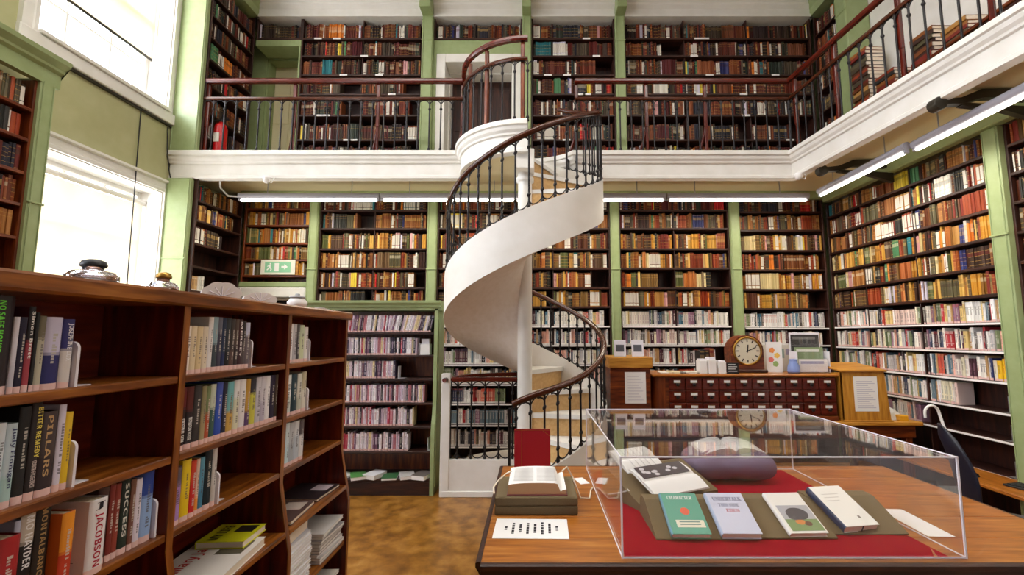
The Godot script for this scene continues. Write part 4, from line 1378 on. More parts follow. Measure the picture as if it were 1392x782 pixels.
	for r in rows:
		var rank := 0
		for q in r[3]:
			rank += 1
			var w: float = q[0] - q[1] - 0.001
			var b := {"w": w, "h": q[2], "d": 0.155, "base": c3(q[3], 0.0), "acc": c3(q[4], 0.0), "fresh": true, "style": 0, "white": false, "cover": c3(q[4], 0.0).lerp(c3(q[3], 0.0), 0.5)}
			var n := thing("hardback_novel", "%s hardback, %s from the near end, %s shelf, %s section of foreground bookcase" % [colour_name(b.base), ordinal(rank), r[0], r[1]], "book", Vector3(-1.272 + q[9], r[2], q[0]), PI / 2, "novels in the foreground bookcase")
			b.style = rng.randi() % 5
			b.plain = q[5] != "" or q[7] != ""
			var split := rng.randf_range(0.3, 0.72)
			b.custom = [[0.0, 0.085, lin(rgb(234, 196, 188))], [0.085, split - 0.02, lin(b.base)], [split - 0.02, split + 0.02, lin(b.base).lerp(lin(b.acc), 0.5)], [split + 0.02, 1.0, lin(b.acc)]]
			var g := Geo.new()
			add_book(g, b, Transform3D.IDENTITY)
			put("cover", g, M.book, n)
			var down := Basis(Vector3(0, -1, 0), Vector3(1, 0, 0), Vector3(0, 0, 1))
			if q[5]:
				var both: bool = q[7] != ""
				var x: float = w * (0.40 if both else 0.25)
				lettering(q[5], mat(c3(q[6], 0.0), 0.6), n, Transform3D(down, Vector3(x, b.h * (0.95 if q[5] != "JACOBSON" else 0.82), 0.0008)), b.h * (0.52 if both else 0.72), minf(w * 0.5, 0.026 if q[5] == "JACOBSON" else 0.014), true, "title")
			if q[7]:
				if q[5]: lettering(q[7], mat(c3(q[8], 0.0), 0.6), n, Transform3D(down, Vector3(w * 0.3, b.h * 0.40, 0.0008)), b.h * 0.27, minf(w * 0.45, 0.011), true, "author")
				else:
					var skin: bool = q[7] in ["ORIGINAL SKIN", "MONSOON HOUSE"]
					lettering(q[7], mat(c3(q[8], 0.0), 0.6), n, Transform3D(down, Vector3(w * 0.25, b.h * (0.5 if skin else 0.94), 0.0008)), b.h * (0.36 if skin else 0.55), w * 0.5, true, "title")
			if q[5] == "JACOBSON":
				lettering("J", M.ink, n, Transform3D(Basis.IDENTITY, Vector3(w * 0.25, b.h * 0.86, 0.0012)), w * 0.5, b.h * 0.1, false, "initial")
				for i in 9:
					boxpart("print_line", Vector3(-0.0006, b.h * (0.2 + 0.075 * i), -0.14), Vector3(0.0, b.h * (0.205 + 0.075 * i), -0.14 + rng.randf_range(0.06, 0.12)), M.ink, n, 0.0)
		if r[4] < -0.5:
			var e := thing("book_end", "white book end closing the %s row, %s section of foreground bookcase" % [r[0], r[1]], "book end", Vector3(-1.30, r[2], r[4] - 0.004))
			var g := Geo.new()
			var p := PackedVector2Array([Vector2(-0.09, 0), Vector2(0.035, 0)])
			for i in 7: p.append(Vector2(0.015 + 0.02 * cos(i * PI / 12), 0.105 + 0.02 * sin(i * PI / 12)))
			p.append(Vector2(-0.09, 0.125))
			g.slab(p, 0.004, 0.008)
			put("plate", g, M.polished, e)
			boxpart("foot", Vector3(-0.08, 0.0, -0.06), Vector3(0.02, 0.002, -0.004), M.polished, e, 0.0)
	# ---- books lying flat on the lower shelves: x is inwards from the front, local frame as the bookcase
	flat_book("large white picture book lying flat below the middle section", Vector3(-1.345, 0.70, -2.02), Vector3(0.27, 0.035, 0.34), 0.1, [232, 226, 220], "Mary Jane", [190, 40, 40], [96, 90, 72])
	flat_book("yellow book lying on top of the white picture book", Vector3(-1.36, 0.7358, -2.17), Vector3(0.2, 0.03, 0.19), 0.06, [206, 204, 30], "MY LIFE", [50, 50, 20], [40, 34, 30])
	flat_book("dark magazine lying on the shelf of the far section", Vector3(-1.36, 0.70, -2.55), Vector3(0.26, 0.022, 0.30), 0.08, [92, 70, 66], "", [], [206, 190, 180])
	flat_book("black magazine behind the dark one in the far section", Vector3(-1.36, 0.70, -2.88), Vector3(0.25, 0.018, 0.28), -0.05, [50, 40, 44], "", [], [206, 190, 200])
	flat_book("thick white book on top of the tall paper stack", Vector3(-1.33, 0.60, -2.52), Vector3(0.2, 0.055, 0.22), 0.06, [206, 204, 212], "", [], [96, 110, 170])
	flat_book("cream book lying on the lowest shelf of the middle section", Vector3(-1.34, 0.36, -1.85), Vector3(0.24, 0.03, 0.28), -0.1, [206, 196, 186], "", [], [110, 70, 60])
	for k in 14:
		var o2 := sheet_stack("white booklet in the tall stack, %s from the bottom, lower far section" % ordinal(k + 1), Vector3(-1.33 + rng.randf_range(-0.005, 0.005), 0.36 + k * 0.0165, -2.52), Vector3(0.22, 0.0155, 0.24), [236, 234, 238], "booklets in the tall white stack")
		o2.rotation.y = rng.randf_range(-0.03, 0.03)
	for k in 9:
		var o2 := sheet_stack("grey magazine in the slanted pile, %s from the bottom, lower far section" % ordinal(k + 1), Vector3(-1.32 + rng.randf_range(-0.015, 0.015), 0.36 + k * 0.019, -2.88 + k * 0.002), Vector3(0.24, 0.018, 0.29), [170 + (k % 3) * 20, 166 + (k % 3) * 20, 168 + (k % 3) * 18], "magazines in the slanted pile")
		o2.rotation.y = rng.randf_range(-0.08, 0.08)
	for k in 8:
		var o2 := sheet_stack("faded magazine on the bottom shelf, %s from the floor, far section" % ordinal(k + 1), Vector3(-1.31 + rng.randf_range(-0.02, 0.02), 0.09 + k * 0.017, -2.8), Vector3(0.24, 0.016, 0.34), [[190, 180, 160], [214, 206, 196], [120, 110, 100]][k % 3], "magazines on the bottom shelf")
		o2.rotation.y = rng.randf_range(-0.15, 0.15)
	for k in 5:
		var o2 := sheet_stack("glossy magazine on the second lowest shelf, %s up, middle section" % ordinal(k + 1), Vector3(-1.31, 0.36 + k * 0.014, -2.2), Vector3(0.23, 0.013, 0.28), [[200, 190, 180], [96, 90, 86], [220, 214, 208]][k % 3], "magazines in the middle section")
		o2.rotation.y = rng.randf_range(-0.12, 0.12)

func sheet_stack(label: String, at: Vector3, s: Vector3, colour: Array, group: String) -> Node3D:
	var t := thing("magazine", label, "magazine", at, 0.0, group)
	var g := Geo.new()
	g.cbox(Vector3(-s.x / 2, s.y * 0.12, -s.z / 2), Vector3(s.x / 2 - 0.002, s.y * 0.88, s.z / 2 - 0.002), 0.001)
	put("pages", g, M.paper, t)
	g = Geo.new()
	g.box(Vector3(-s.x / 2 - 0.001, s.y * 0.88, -s.z / 2 - 0.001), Vector3(s.x / 2, s.y, s.z / 2))
	g.box(Vector3(-s.x / 2 - 0.001, 0, -s.z / 2 - 0.001), Vector3(s.x / 2, s.y * 0.12, s.z / 2))
	put("cover", g, mat(c3(colour, 0.0), 0.4), t)
	return t

func flat_book(label: String, at: Vector3, s: Vector3, turn: float, colour: Array, title: String, tcol: Array, patch: Array) -> void:
	var t := thing("flat_book", label, "book", at, turn)
	var m := mat(c3(colour, 0.0), 0.4)
	boxpart("page_block", Vector3(-s.x / 2, 0.003, -s.z / 2 + 0.004), Vector3(s.x / 2 - 0.004, s.y - 0.003, s.z / 2 - 0.004), M.page, t, 0.001)
	boxpart("front_board", Vector3(-s.x / 2, s.y - 0.003, -s.z / 2), Vector3(s.x / 2, s.y, s.z / 2), m, t, 0.001)
	boxpart("back_board", Vector3(-s.x / 2, 0.0, -s.z / 2), Vector3(s.x / 2, 0.003, s.z / 2), m, t, 0.001)
	boxpart("spine", Vector3(-s.x / 2 - 0.003, 0.0, -s.z / 2), Vector3(-s.x / 2, s.y, s.z / 2), m, t, 0.001)
	var pm := mat(c3(patch, 0.0), 0.4)
	boxpart("picture", Vector3(0.0, s.y, -s.z * 0.4), Vector3(s.x * 0.4, s.y + 0.0006, -s.z * 0.02), pm, t, 0.0)
	if title:
		# reads from the room: letters run away from the viewer along the shelf
		lettering(title, mat(c3(tcol, 0.0), 0.6), t, Transform3D(Basis(Vector3(0, 0, -1), Vector3(-1, 0, 0), Vector3(0, 1, 0)), Vector3(-s.x * 0.12, s.y + 0.0009, s.z * 0.42)), s.z * 0.8, s.x * 0.22, true, "title")

# ------------------------------------------------------------------ green bookcase with video cases
func video_bookcase() -> void:
	var at := Vector3(-2.58, 0, -4.99)
	var o := thing("green_bookcase", "green painted freestanding bookcase with rows of video cases beside the stair", "bookcase", at)
	var side := PackedVector2Array([Vector2(-0.34, 0), Vector2(0.06, 0), Vector2(0.06, 0.62), Vector2(0.05, 0.72), Vector2(0.012, 0.82), Vector2(0.0, 0.9), Vector2(0.0, 1.95), Vector2(-0.34, 1.95)])
	for k in 2:
		var g := Geo.new()
		g.t = Transform3D(ALONG_Z, Vector3([0.0, 1.50][k], 0, 0))
		g.slab(side, 0.0, 0.04)
		put("end_panel", g, M.green, o)
	boxpart("side_moulding", Vector3(1.54, 0.08, -0.30), Vector3(1.552, 0.80, 0.04), M.green, o, 0.004)
	boxpart("side_moulding", Vector3(1.54, 0.92, -0.30), Vector3(1.552, 1.90, -0.03), M.green, o, 0.004)
	var g := Geo.new()
	g.mould([[-0.3, 1.93], [0.0, 1.93], [0.0, 1.955], [0.018, 1.965], [0.02, 1.985], [0.05, 2.01], [0.052, 2.035], [-0.3, 2.035]], [Vector3(-0.03, 0, 0.0), Vector3(1.57, 0, 0.0)])
	put("cornice", g, M.green, o)
	boxpart("back_panel", Vector3(0.04, 0.0, -0.34), Vector3(1.5, 1.95, -0.325), M.maho_y, o, 0.0)
	var lv := [1.69, 1.444, 1.193, 0.937, 0.691, 0.433]
	for y in lv: boxpart("shelf", Vector3(0.04, y - 0.024, -0.325), Vector3(1.5, y, -0.005), M.dark_x, o, 0.004)
	boxpart("bottom_shelf", Vector3(0.04, 0.13, -0.325), Vector3(1.5, 0.163, 0.05), M.dark_x, o, 0.004)
	boxpart("plinth", Vector3(0.04, 0.0, 0.03), Vector3(1.5, 0.13, 0.05), M.dark_x, o, 0.004)
	var ends := [-1.11, -1.28, -1.50, -1.18, -1.28, -1.34]
	var pal := [[238, 230, 236], [232, 222, 230], [240, 236, 240], [214, 196, 212], [176, 54, 74], [70, 60, 84], [120, 84, 110], [226, 206, 160], [206, 186, 206], [50, 46, 56], [230, 214, 222], [190, 120, 130]]
	var shelf_name := ["top", "second", "third", "fourth", "fifth", "sixth"]
	for i in 6:
		var x := -2.12
		var row := []
		while x < ends[i] - 0.01:
			var w := rng.randf_range(0.014, 0.019) if rng.randf() < 0.7 else rng.randf_range(0.024, 0.034)
			row.append([x, w])
			x += w + 0.0012
		for k in row.size():
			var b := {"w": row[k][1], "h": 0.19 * rng.randf_range(0.96, 1.0) if i < 4 else 0.2 * rng.randf_range(0.85, 1.0), "d": 0.135, "base": c3(pick(pal)), "acc": c3(pick(pal)), "fresh": true, "style": rng.randi() % 5, "white": false, "tape": true}
			g = Geo.new()
			add_book(g, b, Transform3D.IDENTITY)
			var lean := -0.22 if i == 0 and k > row.size() * 0.55 else -0.1 if i == 0 else 0.0
			var tr := Transform3D(Basis(Vector3.BACK, lean), Vector3(row[k][0] - (0.03 if lean < -0.15 else 0.012 if lean < 0 else 0.0), lv[i] + 0.0005 + (b.w * sin(-lean)), -5.02 - rng.randf_range(0.0, 0.012)))
			var v := put("video_case", g, M.book, null, tr)
			tag(v, "%s video case, %s from the right, %s shelf of the green bookcase" % [colour_name(b.base), ordinal(row.size() - k), shelf_name[i]], "video case", "video cases in the green bookcase")
		# hidden stretch behind the foreground bookcase
		for b in plan_row(0.40, "new", 0.2):
			add_book(new_stuff, b, Transform3D(Basis.IDENTITY, Vector3(-2.53 + b.x, lv[i], -5.03)))
		if i in [1, 2, 5]:
			var e := thing("book_end", "pale book end at the right of the %s video shelf" % shelf_name[i], "book end", Vector3(ends[i] + 0.03 if i != 5 else -1.13, lv[i], -5.08))
			boxpart("plate", Vector3(-0.002, 0, -0.05), Vector3(0.002, 0.13, 0.05), M.polished, e, 0.001)
			boxpart("foot", Vector3(0.002, 0, -0.05), Vector3(0.07, 0.002, 0.05), M.polished, e, 0.0)
	var bx := thing("leaflet_box", "small white leaflet box on the second video shelf", "box", Vector3(-1.24, 1.444, -5.06))
	boxpart("box", Vector3(0, 0, -0.08), Vector3(0.105, 0.12, 0.02), M.paper, bx, 0.004)
	boxpart("leaflets", Vector3(0.008, 0.10, -0.07), Vector3(0.095, 0.175, 0.0), M.polished, bx, 0.002)
	for k in 6:
		var c: Array = [[236, 232, 230], [90, 150, 80], [232, 230, 236], [60, 110, 66], [210, 206, 204], [120, 110, 106]][k]
		var mg := thing("magazine", "%s magazine flat on the bottom shelf of the green bookcase, %s from the left" % [["white", "green", "glossy white", "dark green", "grey", "taupe"][k], ordinal(k + 1)], "magazine", Vector3(-2.02 + 0.17 * k, 0.163, -5.02 + 0.02 * (k % 2)), rng.randf_range(-0.5, 0.5), "magazines on the bottom shelf of the green bookcase")
		boxpart("pages", Vector3(-0.075, 0, -0.1), Vector3(0.075, 0.02 + 0.012 * (k % 3), 0.1), M.paper, mg, 0.002)
		boxpart("cover", Vector3(-0.078, 0.02 + 0.012 * (k % 3), -0.103), Vector3(0.078, 0.023 + 0.012 * (k % 3), 0.103), mat(c3(c), 0.35), mg, 0.001)

# ------------------------------------------------------------------ table with the display case
const TOP := 0.752

func table_and_case() -> void:
	var o := thing("library_table", "large polished oak library table in the foreground", "table", Vector3(1.105, 0, -2.6))
	var g := Geo.new()
	# planked top with a moulded edge
	var planks := [-0.675, -0.40, -0.10, 0.21, 0.45, 0.675]
	for i in 5: boxpart("top_plank", Vector3(-1.315, TOP - 0.03, planks[i] + 0.0006), Vector3(1.315, TOP, planks[i + 1] - 0.0006), M.oak_x, o, 0.0025)
	# moulded edge all round the top
	g.mould([[0.0, TOP - 0.055], [0.008, TOP - 0.045], [0.008, TOP - 0.03], [0.022, TOP - 0.022], [0.022, TOP - 0.006], [0.014, TOP - 0.001], [0.0, TOP - 0.001]], [Vector3(-1.315, 0, 0.675), Vector3(1.315, 0, 0.675), Vector3(1.315, 0, -0.675), Vector3(-1.315, 0, -0.675), Vector3(-1.315, 0, 0.67)])
	put("edge_moulding", g, M.dark_x, o)
	for s in [-1, 1]:
		boxpart("apron", Vector3(-1.27, 0.60, s * 0.64), Vector3(1.27, TOP - 0.03, s * 0.615), M.dark_x, o, 0.004)
		boxpart("apron", Vector3(s * 1.27, 0.60, -0.615), Vector3(s * 1.245, TOP - 0.03, 0.615), M.dark_z, o, 0.004)
		for q in [-1, 1]:
			g = Geo.new()
			g.cbox(Vector3(s * 1.21 - 0.045, 0.56, q * 0.58 - 0.045), Vector3(s * 1.21 + 0.045, 0.722, q * 0.58 + 0.045), 0.005)
			g.lathe([[0.03, 0.0], [0.035, 0.02], [0.026, 0.06], [0.034, 0.14], [0.044, 0.36], [0.046, 0.48], [0.03, 0.51], [0.042, 0.53], [0.042, 0.56]], Vector3(s * 1.21, 0, q * 0.58), 14)
			put("leg", g, M.dark_y, o)
	# clear case
	var x0 := 0.362
	var x1 := 1.757
	var zf := -1.957
	var zb := -3.20
	var h := 1.15
	var t := 0.006
	var c := thing("display_case", "clear acrylic display case standing on the oak table", "display case", Vector3(x0, TOP, zf))
	var w := x1 - x0
	var d := zf - zb
	var hh := h - TOP
	boxpart("front_pane", Vector3(t, 0, -t), Vector3(w - t, hh - t, 0), M.acrylic, c, 0.0)
	boxpart("rear_pane", Vector3(t, 0, -d), Vector3(w - t, hh - t, -d + t), M.acrylic, c, 0.0)
	boxpart("side_pane", Vector3(0, 0, -d + 0.001), Vector3(t - 0.001, hh - t, -0.001), M.acrylic, c, 0.0)
	boxpart("side_pane", Vector3(w - t + 0.001, 0, -d + 0.001), Vector3(w, hh - t, -0.001), M.acrylic, c, 0.0)
	boxpart("top_pane", Vector3(0.001, hh - t + 0.001, -d + 0.001), Vector3(w - 0.001, hh, -0.001), M.acrylic, c, 0.0)
	# polished edges where the sheets are cemented
	var e := 0.0035
	for x in [0.0, w]:
		for z in [0.0, -d]:
			g = Geo.new()
			g.box(Vector3(x - e, 0, z - e), Vector3(x + e, hh + e, z + e))
			put("polished_edge", g, M.polished, c)
		for y in [0.003, hh]:
			g = Geo.new()
			g.box(Vector3(x - e * 0.6, y - e * 0.6, -d), Vector3(x + e * 0.6, y + e * 0.6, 0))
			put("polished_edge", g, M.polished, c)
	for z in [0.0, -d]:
		for y in [0.003, hh]:
			g = Geo.new()
			g.box(Vector3(0, y - e * 0.8, z - e * 0.8), Vector3(w, y + e * 0.8, z + e * 0.8))
			put("polished_edge", g, M.polished, c)
	# red cloth over a pad
	var rows := []
	for i in 15:
		var r := []
		for j in 23:
			var u := j / 22.0
			var v := i / 14.0
			var px := lerpf(0.375, 1.70 - 0.03 * v, u)
			var pz := lerpf(-1.972, -3.18, v)
			var edge := minf(minf(u, 1 - u) * 22.0, minf(v, 1 - v) * 14.0)
			var py := TOP + 0.001 + 0.024 * (1.0 - exp(-edge * 1.6)) + 0.0012 * sin(px * 19.0 + pz * 7.0)
			r.append(Vector3(px, py, pz))
		rows.append(r)
	g = Geo.new()
	g.grid(rows)
	tag(put("red_cloth", g, M.redcloth), "crimson cloth pad inside the clear display case", "cloth")
	var by := TOP + 0.0245
	# rests and the four closed books
	for k in 3:
		var a: float = [0.53, 0.985, 1.33][k]
		var b: float = [0.975, 1.32, 1.66][k]
		var f := thing("book_rest", "olive foam wedge under %s in the display case" % ["the green and the lilac book", "the white book with a picture", "the plain white book"][k], "book rest", Vector3(a, by, [-2.07, -2.08, -2.12][k]))
		g = Geo.new()
		g.t = Transform3D(ALONG_Z, Vector3.ZERO)
		g.slab(PackedVector2Array([Vector2(-0.30, 0), Vector2(0.0, 0), Vector2(0.0, 0.004), Vector2(-0.205, 0.098), Vector2(-0.27, 0.10), Vector2(-0.30, 0.07)]), 0.0, b - a)
		put("wedge", g, M.foam, f)
	display_book("green book with a cream label propped on the left of the display", Vector3(0.60, by + 0.004, -2.068), 0.165, 0.235, 0.028, -0.02, [96, 164, 140], [110, 160, 176], 0)
	display_book("pale lilac book with a dark title next to the green one", Vector3(0.815, by + 0.004, -2.068), 0.168, 0.235, 0.030, -0.02, [206, 208, 226], [180, 196, 222], 1)
	display_book("white book with a dark painted picture on its cover", Vector3(1.115, by + 0.004, -2.08), 0.165, 0.235, 0.024, 0.04, [234, 230, 222], [236, 234, 230], 2)
	display_book("plain white book with a navy spine on the right of the display", Vector3(1.375, by + 0.006, -2.12), 0.168, 0.24, 0.036, 0.16, [232, 228, 220], [40, 56, 88], 3)
	# cushion with an open book
	rows = []
	for i in 13:
		var r := []
		for j in 24:
			var a := TAU * j / 24.0
			var v := i / 12.0 * PI - PI / 2
			var k := pow(maxf(absf(cos(a)), absf(sin(a))), -0.85)
			var rr := pow(cos(v), 0.5) if i > 0 and i < 12 else 0.0
			r.append(Vector3(cos(a) * 0.25 * rr * k, 0.085 + 0.095 * sin(v) * (1.0 - 0.25 * absf(cos(a * 2.0)) * rr) + 0.004 * sin(a * 9.0 + v * 3.0), -sin(a) * 0.15 * rr * k))
		rows.append(r)
	g = Geo.new()
	g.grid(rows, true)
	var cu := put("cushion", g, M.linen, null, Transform3D(Basis.IDENTITY, Vector3(1.20, by + 0.012, -2.93)))
	tag(cu, "lilac grey cushion under an open book in the display case", "cushion")
	open_book("open white book lying on the lilac grey cushion", Transform3D(Basis(Vector3.UP, 0.06) * Basis(Vector3.RIGHT, 0.12), Vector3(1.21, by + 0.165, -2.93)), 0.19, 0.2, 0.05, false)
	# open books on a foam block at left
	var fb := thing("book_rest", "olive foam block under the open books at left in the case", "book rest", Vector3(0.72, by, -2.62), 0.46)
	g = Geo.new()
	g.t = Transform3D(ALONG_Z, Vector3(-0.27, 0, 0))
	g.slab(PackedVector2Array([Vector2(-0.20, 0), Vector2(0.13, 0), Vector2(0.13, 0.03), Vector2(-0.14, 0.135), Vector2(-0.20, 0.12)]), 0.0, 0.54)
	put("block", g, M.foam, fb)
	open_book("open book with a dark photograph page leaning on the foam block", Transform3D(Basis(Vector3.UP, -1.12) * Basis(Vector3.BACK, -0.36), Vector3(0.735, by + 0.10, -2.575)), 0.115, 0.36, 0.014, true)
	open_book("open white book standing at the rear of the foam block", Transform3D(Basis(Vector3.UP, -1.12) * Basis(Vector3.BACK, -0.42), Vector3(0.60, by + 0.15, -2.76)), 0.10, 0.26, 0.022, false)
	var cord := Geo.new()
	cord.tube([Vector3(0.40, by + 0.03, -2.55), Vector3(0.43, by + 0.05, -2.50), Vector3(0.50, by + 0.07, -2.48), Vector3(0.47, by + 0.085, -2.55), Vector3(0.44, by + 0.06, -2.60), Vector3(0.52, by + 0.08, -2.62), Vector3(0.58, by + 0.10, -2.60)], 0.004, 6)
	tag(put("page_weight", cord, M.paper), "looped white page weight cord by the open books in the case", "cord")
	# ---- on the table outside the case
	var bl := thing("foam_block", "grey foam block carrying the big open book on the table", "book rest", Vector3(-0.195, TOP, -2.40))
	boxpart("lower_slab", Vector3(0, 0, -0.34), Vector3(0.42, 0.045, 0), M.foam, bl, 0.006)
	boxpart("upper_slab", Vector3(0, 0.046, -0.34), Vector3(0.42, 0.09, 0), M.foam, bl, 0.006)
	var ob := thing("open_book", "large open book with tan page edges on the grey foam block", "book", Vector3(0.02, TOP + 0.09, -2.57))
	boxpart("binding", Vector3(-0.155, 0, -0.16), Vector3(0.155, 0.006, 0.155), mat(rgb(110, 34, 30), 0.5), ob, 0.003)
	rows = []
	for i in 2:
		var r := []
		for j in 21:
			var u := j / 20.0
			var hgt := (0.058 if u < 0.9 else 0.03) + 0.004 * sin(u * PI) - 0.012 * exp(-pow((u - 0.9) * 22.0, 2.0)) - 0.006 * pow(1.0 - u, 8.0)
			r.append(Vector3(lerpf(-0.148, 0.148, u), hgt, lerpf(0.148, -0.155, i)))
		rows.append(r)
	g = Geo.new()
	g.grid(rows)
	put("page", g, M.paper, ob)
	g = Geo.new()
	for j in 20:
		var a: Vector3 = rows[0][j]
		var b: Vector3 = rows[0][j + 1]
		g.quad(Vector3(a.x, 0.006, a.z), Vector3(b.x, 0.006, b.z), b, a)
		a = rows[1][j]
		b = rows[1][j + 1]
		g.quad(Vector3(b.x, 0.006, b.z), Vector3(a.x, 0.006, a.z), a, b)
	for s in [0, 20]:
		var a: Vector3 = rows[0][s]
		var b: Vector3 = rows[1][s]
		if s == 0: g.quad(Vector3(b.x, 0.006, b.z), Vector3(a.x, 0.006, a.z), a, b)
		else: g.quad(Vector3(a.x, 0.006, a.z), Vector3(b.x, 0.006, b.z), b, a)
	put("page_edges", g, mat(rgb(206, 160, 118), 0.85), ob)
	for i in 16:
		for s in [-1, 1]:
			var z := 0.11 - i * 0.0155
			boxpart("print_line", Vector3(s * 0.06 - 0.062, 0.062, z), Vector3(s * 0.06 + 0.04, 0.0624, z + 0.003), mat(rgb(150, 146, 144), 0.9), ob, 0.0)
	var pa := thing("printed_notice", "white printed paper notice lying in front of the open book", "paper", Vector3(-0.01, TOP + 0.001, -2.245), -0.02)
	boxpart("sheet", Vector3(-0.172, 0, -0.11), Vector3(0.172, 0.0008, 0.11), M.paper, pa, 0.0)
	for i in 8:
		var l: float = [0.05, 0.11, 0.14, 0.1, 0.12, 0.09, 0.12, 0.04][i]
		var x := 0.12 - 0.034 * i
		var z := -l / 2
		while z < l / 2:
			var q := rng.randf_range(0.012, 0.03)
			boxpart("print_word", Vector3(x - 0.006, 0.0008, z), Vector3(x + 0.006, 0.0011, minf(z + q, l / 2)), M.ink, pa, 0.0)
			z += q + 0.006
	var rb := thing("red_book", "upright crimson book with gilt lines at the back of the table", "book", Vector3(-0.127, TOP, -3.20))
	g = Geo.new()
	g.t = Transform3D(Basis(Vector3.RIGHT, -0.12), Vector3.ZERO)
	g.cbox(Vector3(0, 0.0, -0.008), Vector3(0.244, 0.262, -0.004), 0.002)
	g.cbox(Vector3(0, 0.0, -0.036), Vector3(0.244, 0.262, -0.032), 0.002)
	g.cbox(Vector3(-0.003, 0.0, -0.036), Vector3(0.001, 0.262, -0.004), 0.002)
	put("cover", g, mat(rgb(158, 14, 30), 0.5), rb)
	g = Geo.new()
	g.t = Transform3D(Basis(Vector3.RIGHT, -0.12), Vector3.ZERO)
	g.box(Vector3(0.003, 0.004, -0.032), Vector3(0.238, 0.257, -0.008))
	put("page_block", g, M.page, rb)
	g = Geo.new()
	g.t = Transform3D(Basis(Vector3.RIGHT, -0.12), Vector3.ZERO)
	for q in [[0.045, 0.0, 0.048, 0.262], [0.0, 0.252, 0.244, 0.255]]: g.box(Vector3(q[0], q[1], -0.0042), Vector3(q[2], q[3], -0.0036))
	g.quad(Vector3(0.19, 0.252, -0.0037), Vector3(0.244, 0.21, -0.0037), Vector3(0.244, 0.214, -0.0037), Vector3(0.194, 0.252, -0.0037))
	put("gilt_lines", g, M.brass, rb)
	for k in 2:
		g = Geo.new()
		if k == 0: g.tube([Vector3(-0.20, TOP + 0.10, -2.42), Vector3(-0.21, TOP + 0.105, -2.50), Vector3(-0.19, TOP + 0.12, -2.56), Vector3(-0.15, TOP + 0.145, -2.60), Vector3(-0.12, TOP + 0.155, -2.62)], 0.0045, 6)
		else: g.tube([Vector3(0.16, TOP + 0.155, -2.62), Vector3(0.19, TOP + 0.16, -2.68), Vector3(0.22, TOP + 0.11, -2.66), Vector3(0.26, TOP + 0.012, -2.62), Vector3(0.31, TOP + 0.008, -2.62), Vector3(0.335, TOP + 0.01, -2.76), Vector3(0.35, TOP + 0.008, -2.80)], 0.0045, 6)
		tag(put("page_weight", g, M.page), ["white page weight cord at the left of the big open book", "white page weight cord trailing from the open book to the case"][k], "cord")
	var sr := thing("paper_sheet", "blank white paper sheet on the table right of the case", "paper", Vector3(1.845, TOP + 0.001, -2.32), -0.06)
	boxpart("sheet", Vector3(-0.06, 0, -0.165), Vector3(0.06, 0.0008, 0.165), M.paper, sr, 0.0)
	var lf := thing("paper_sheet", "folded white leaflet beside the front left edge of the case", "paper", Vector3(0.30, TOP + 0.001, -2.95), 0.3)
	boxpart("sheet", Vector3(-0.03, 0, -0.06), Vector3(0.03, 0.001, 0.06), M.paper, lf, 0.0)

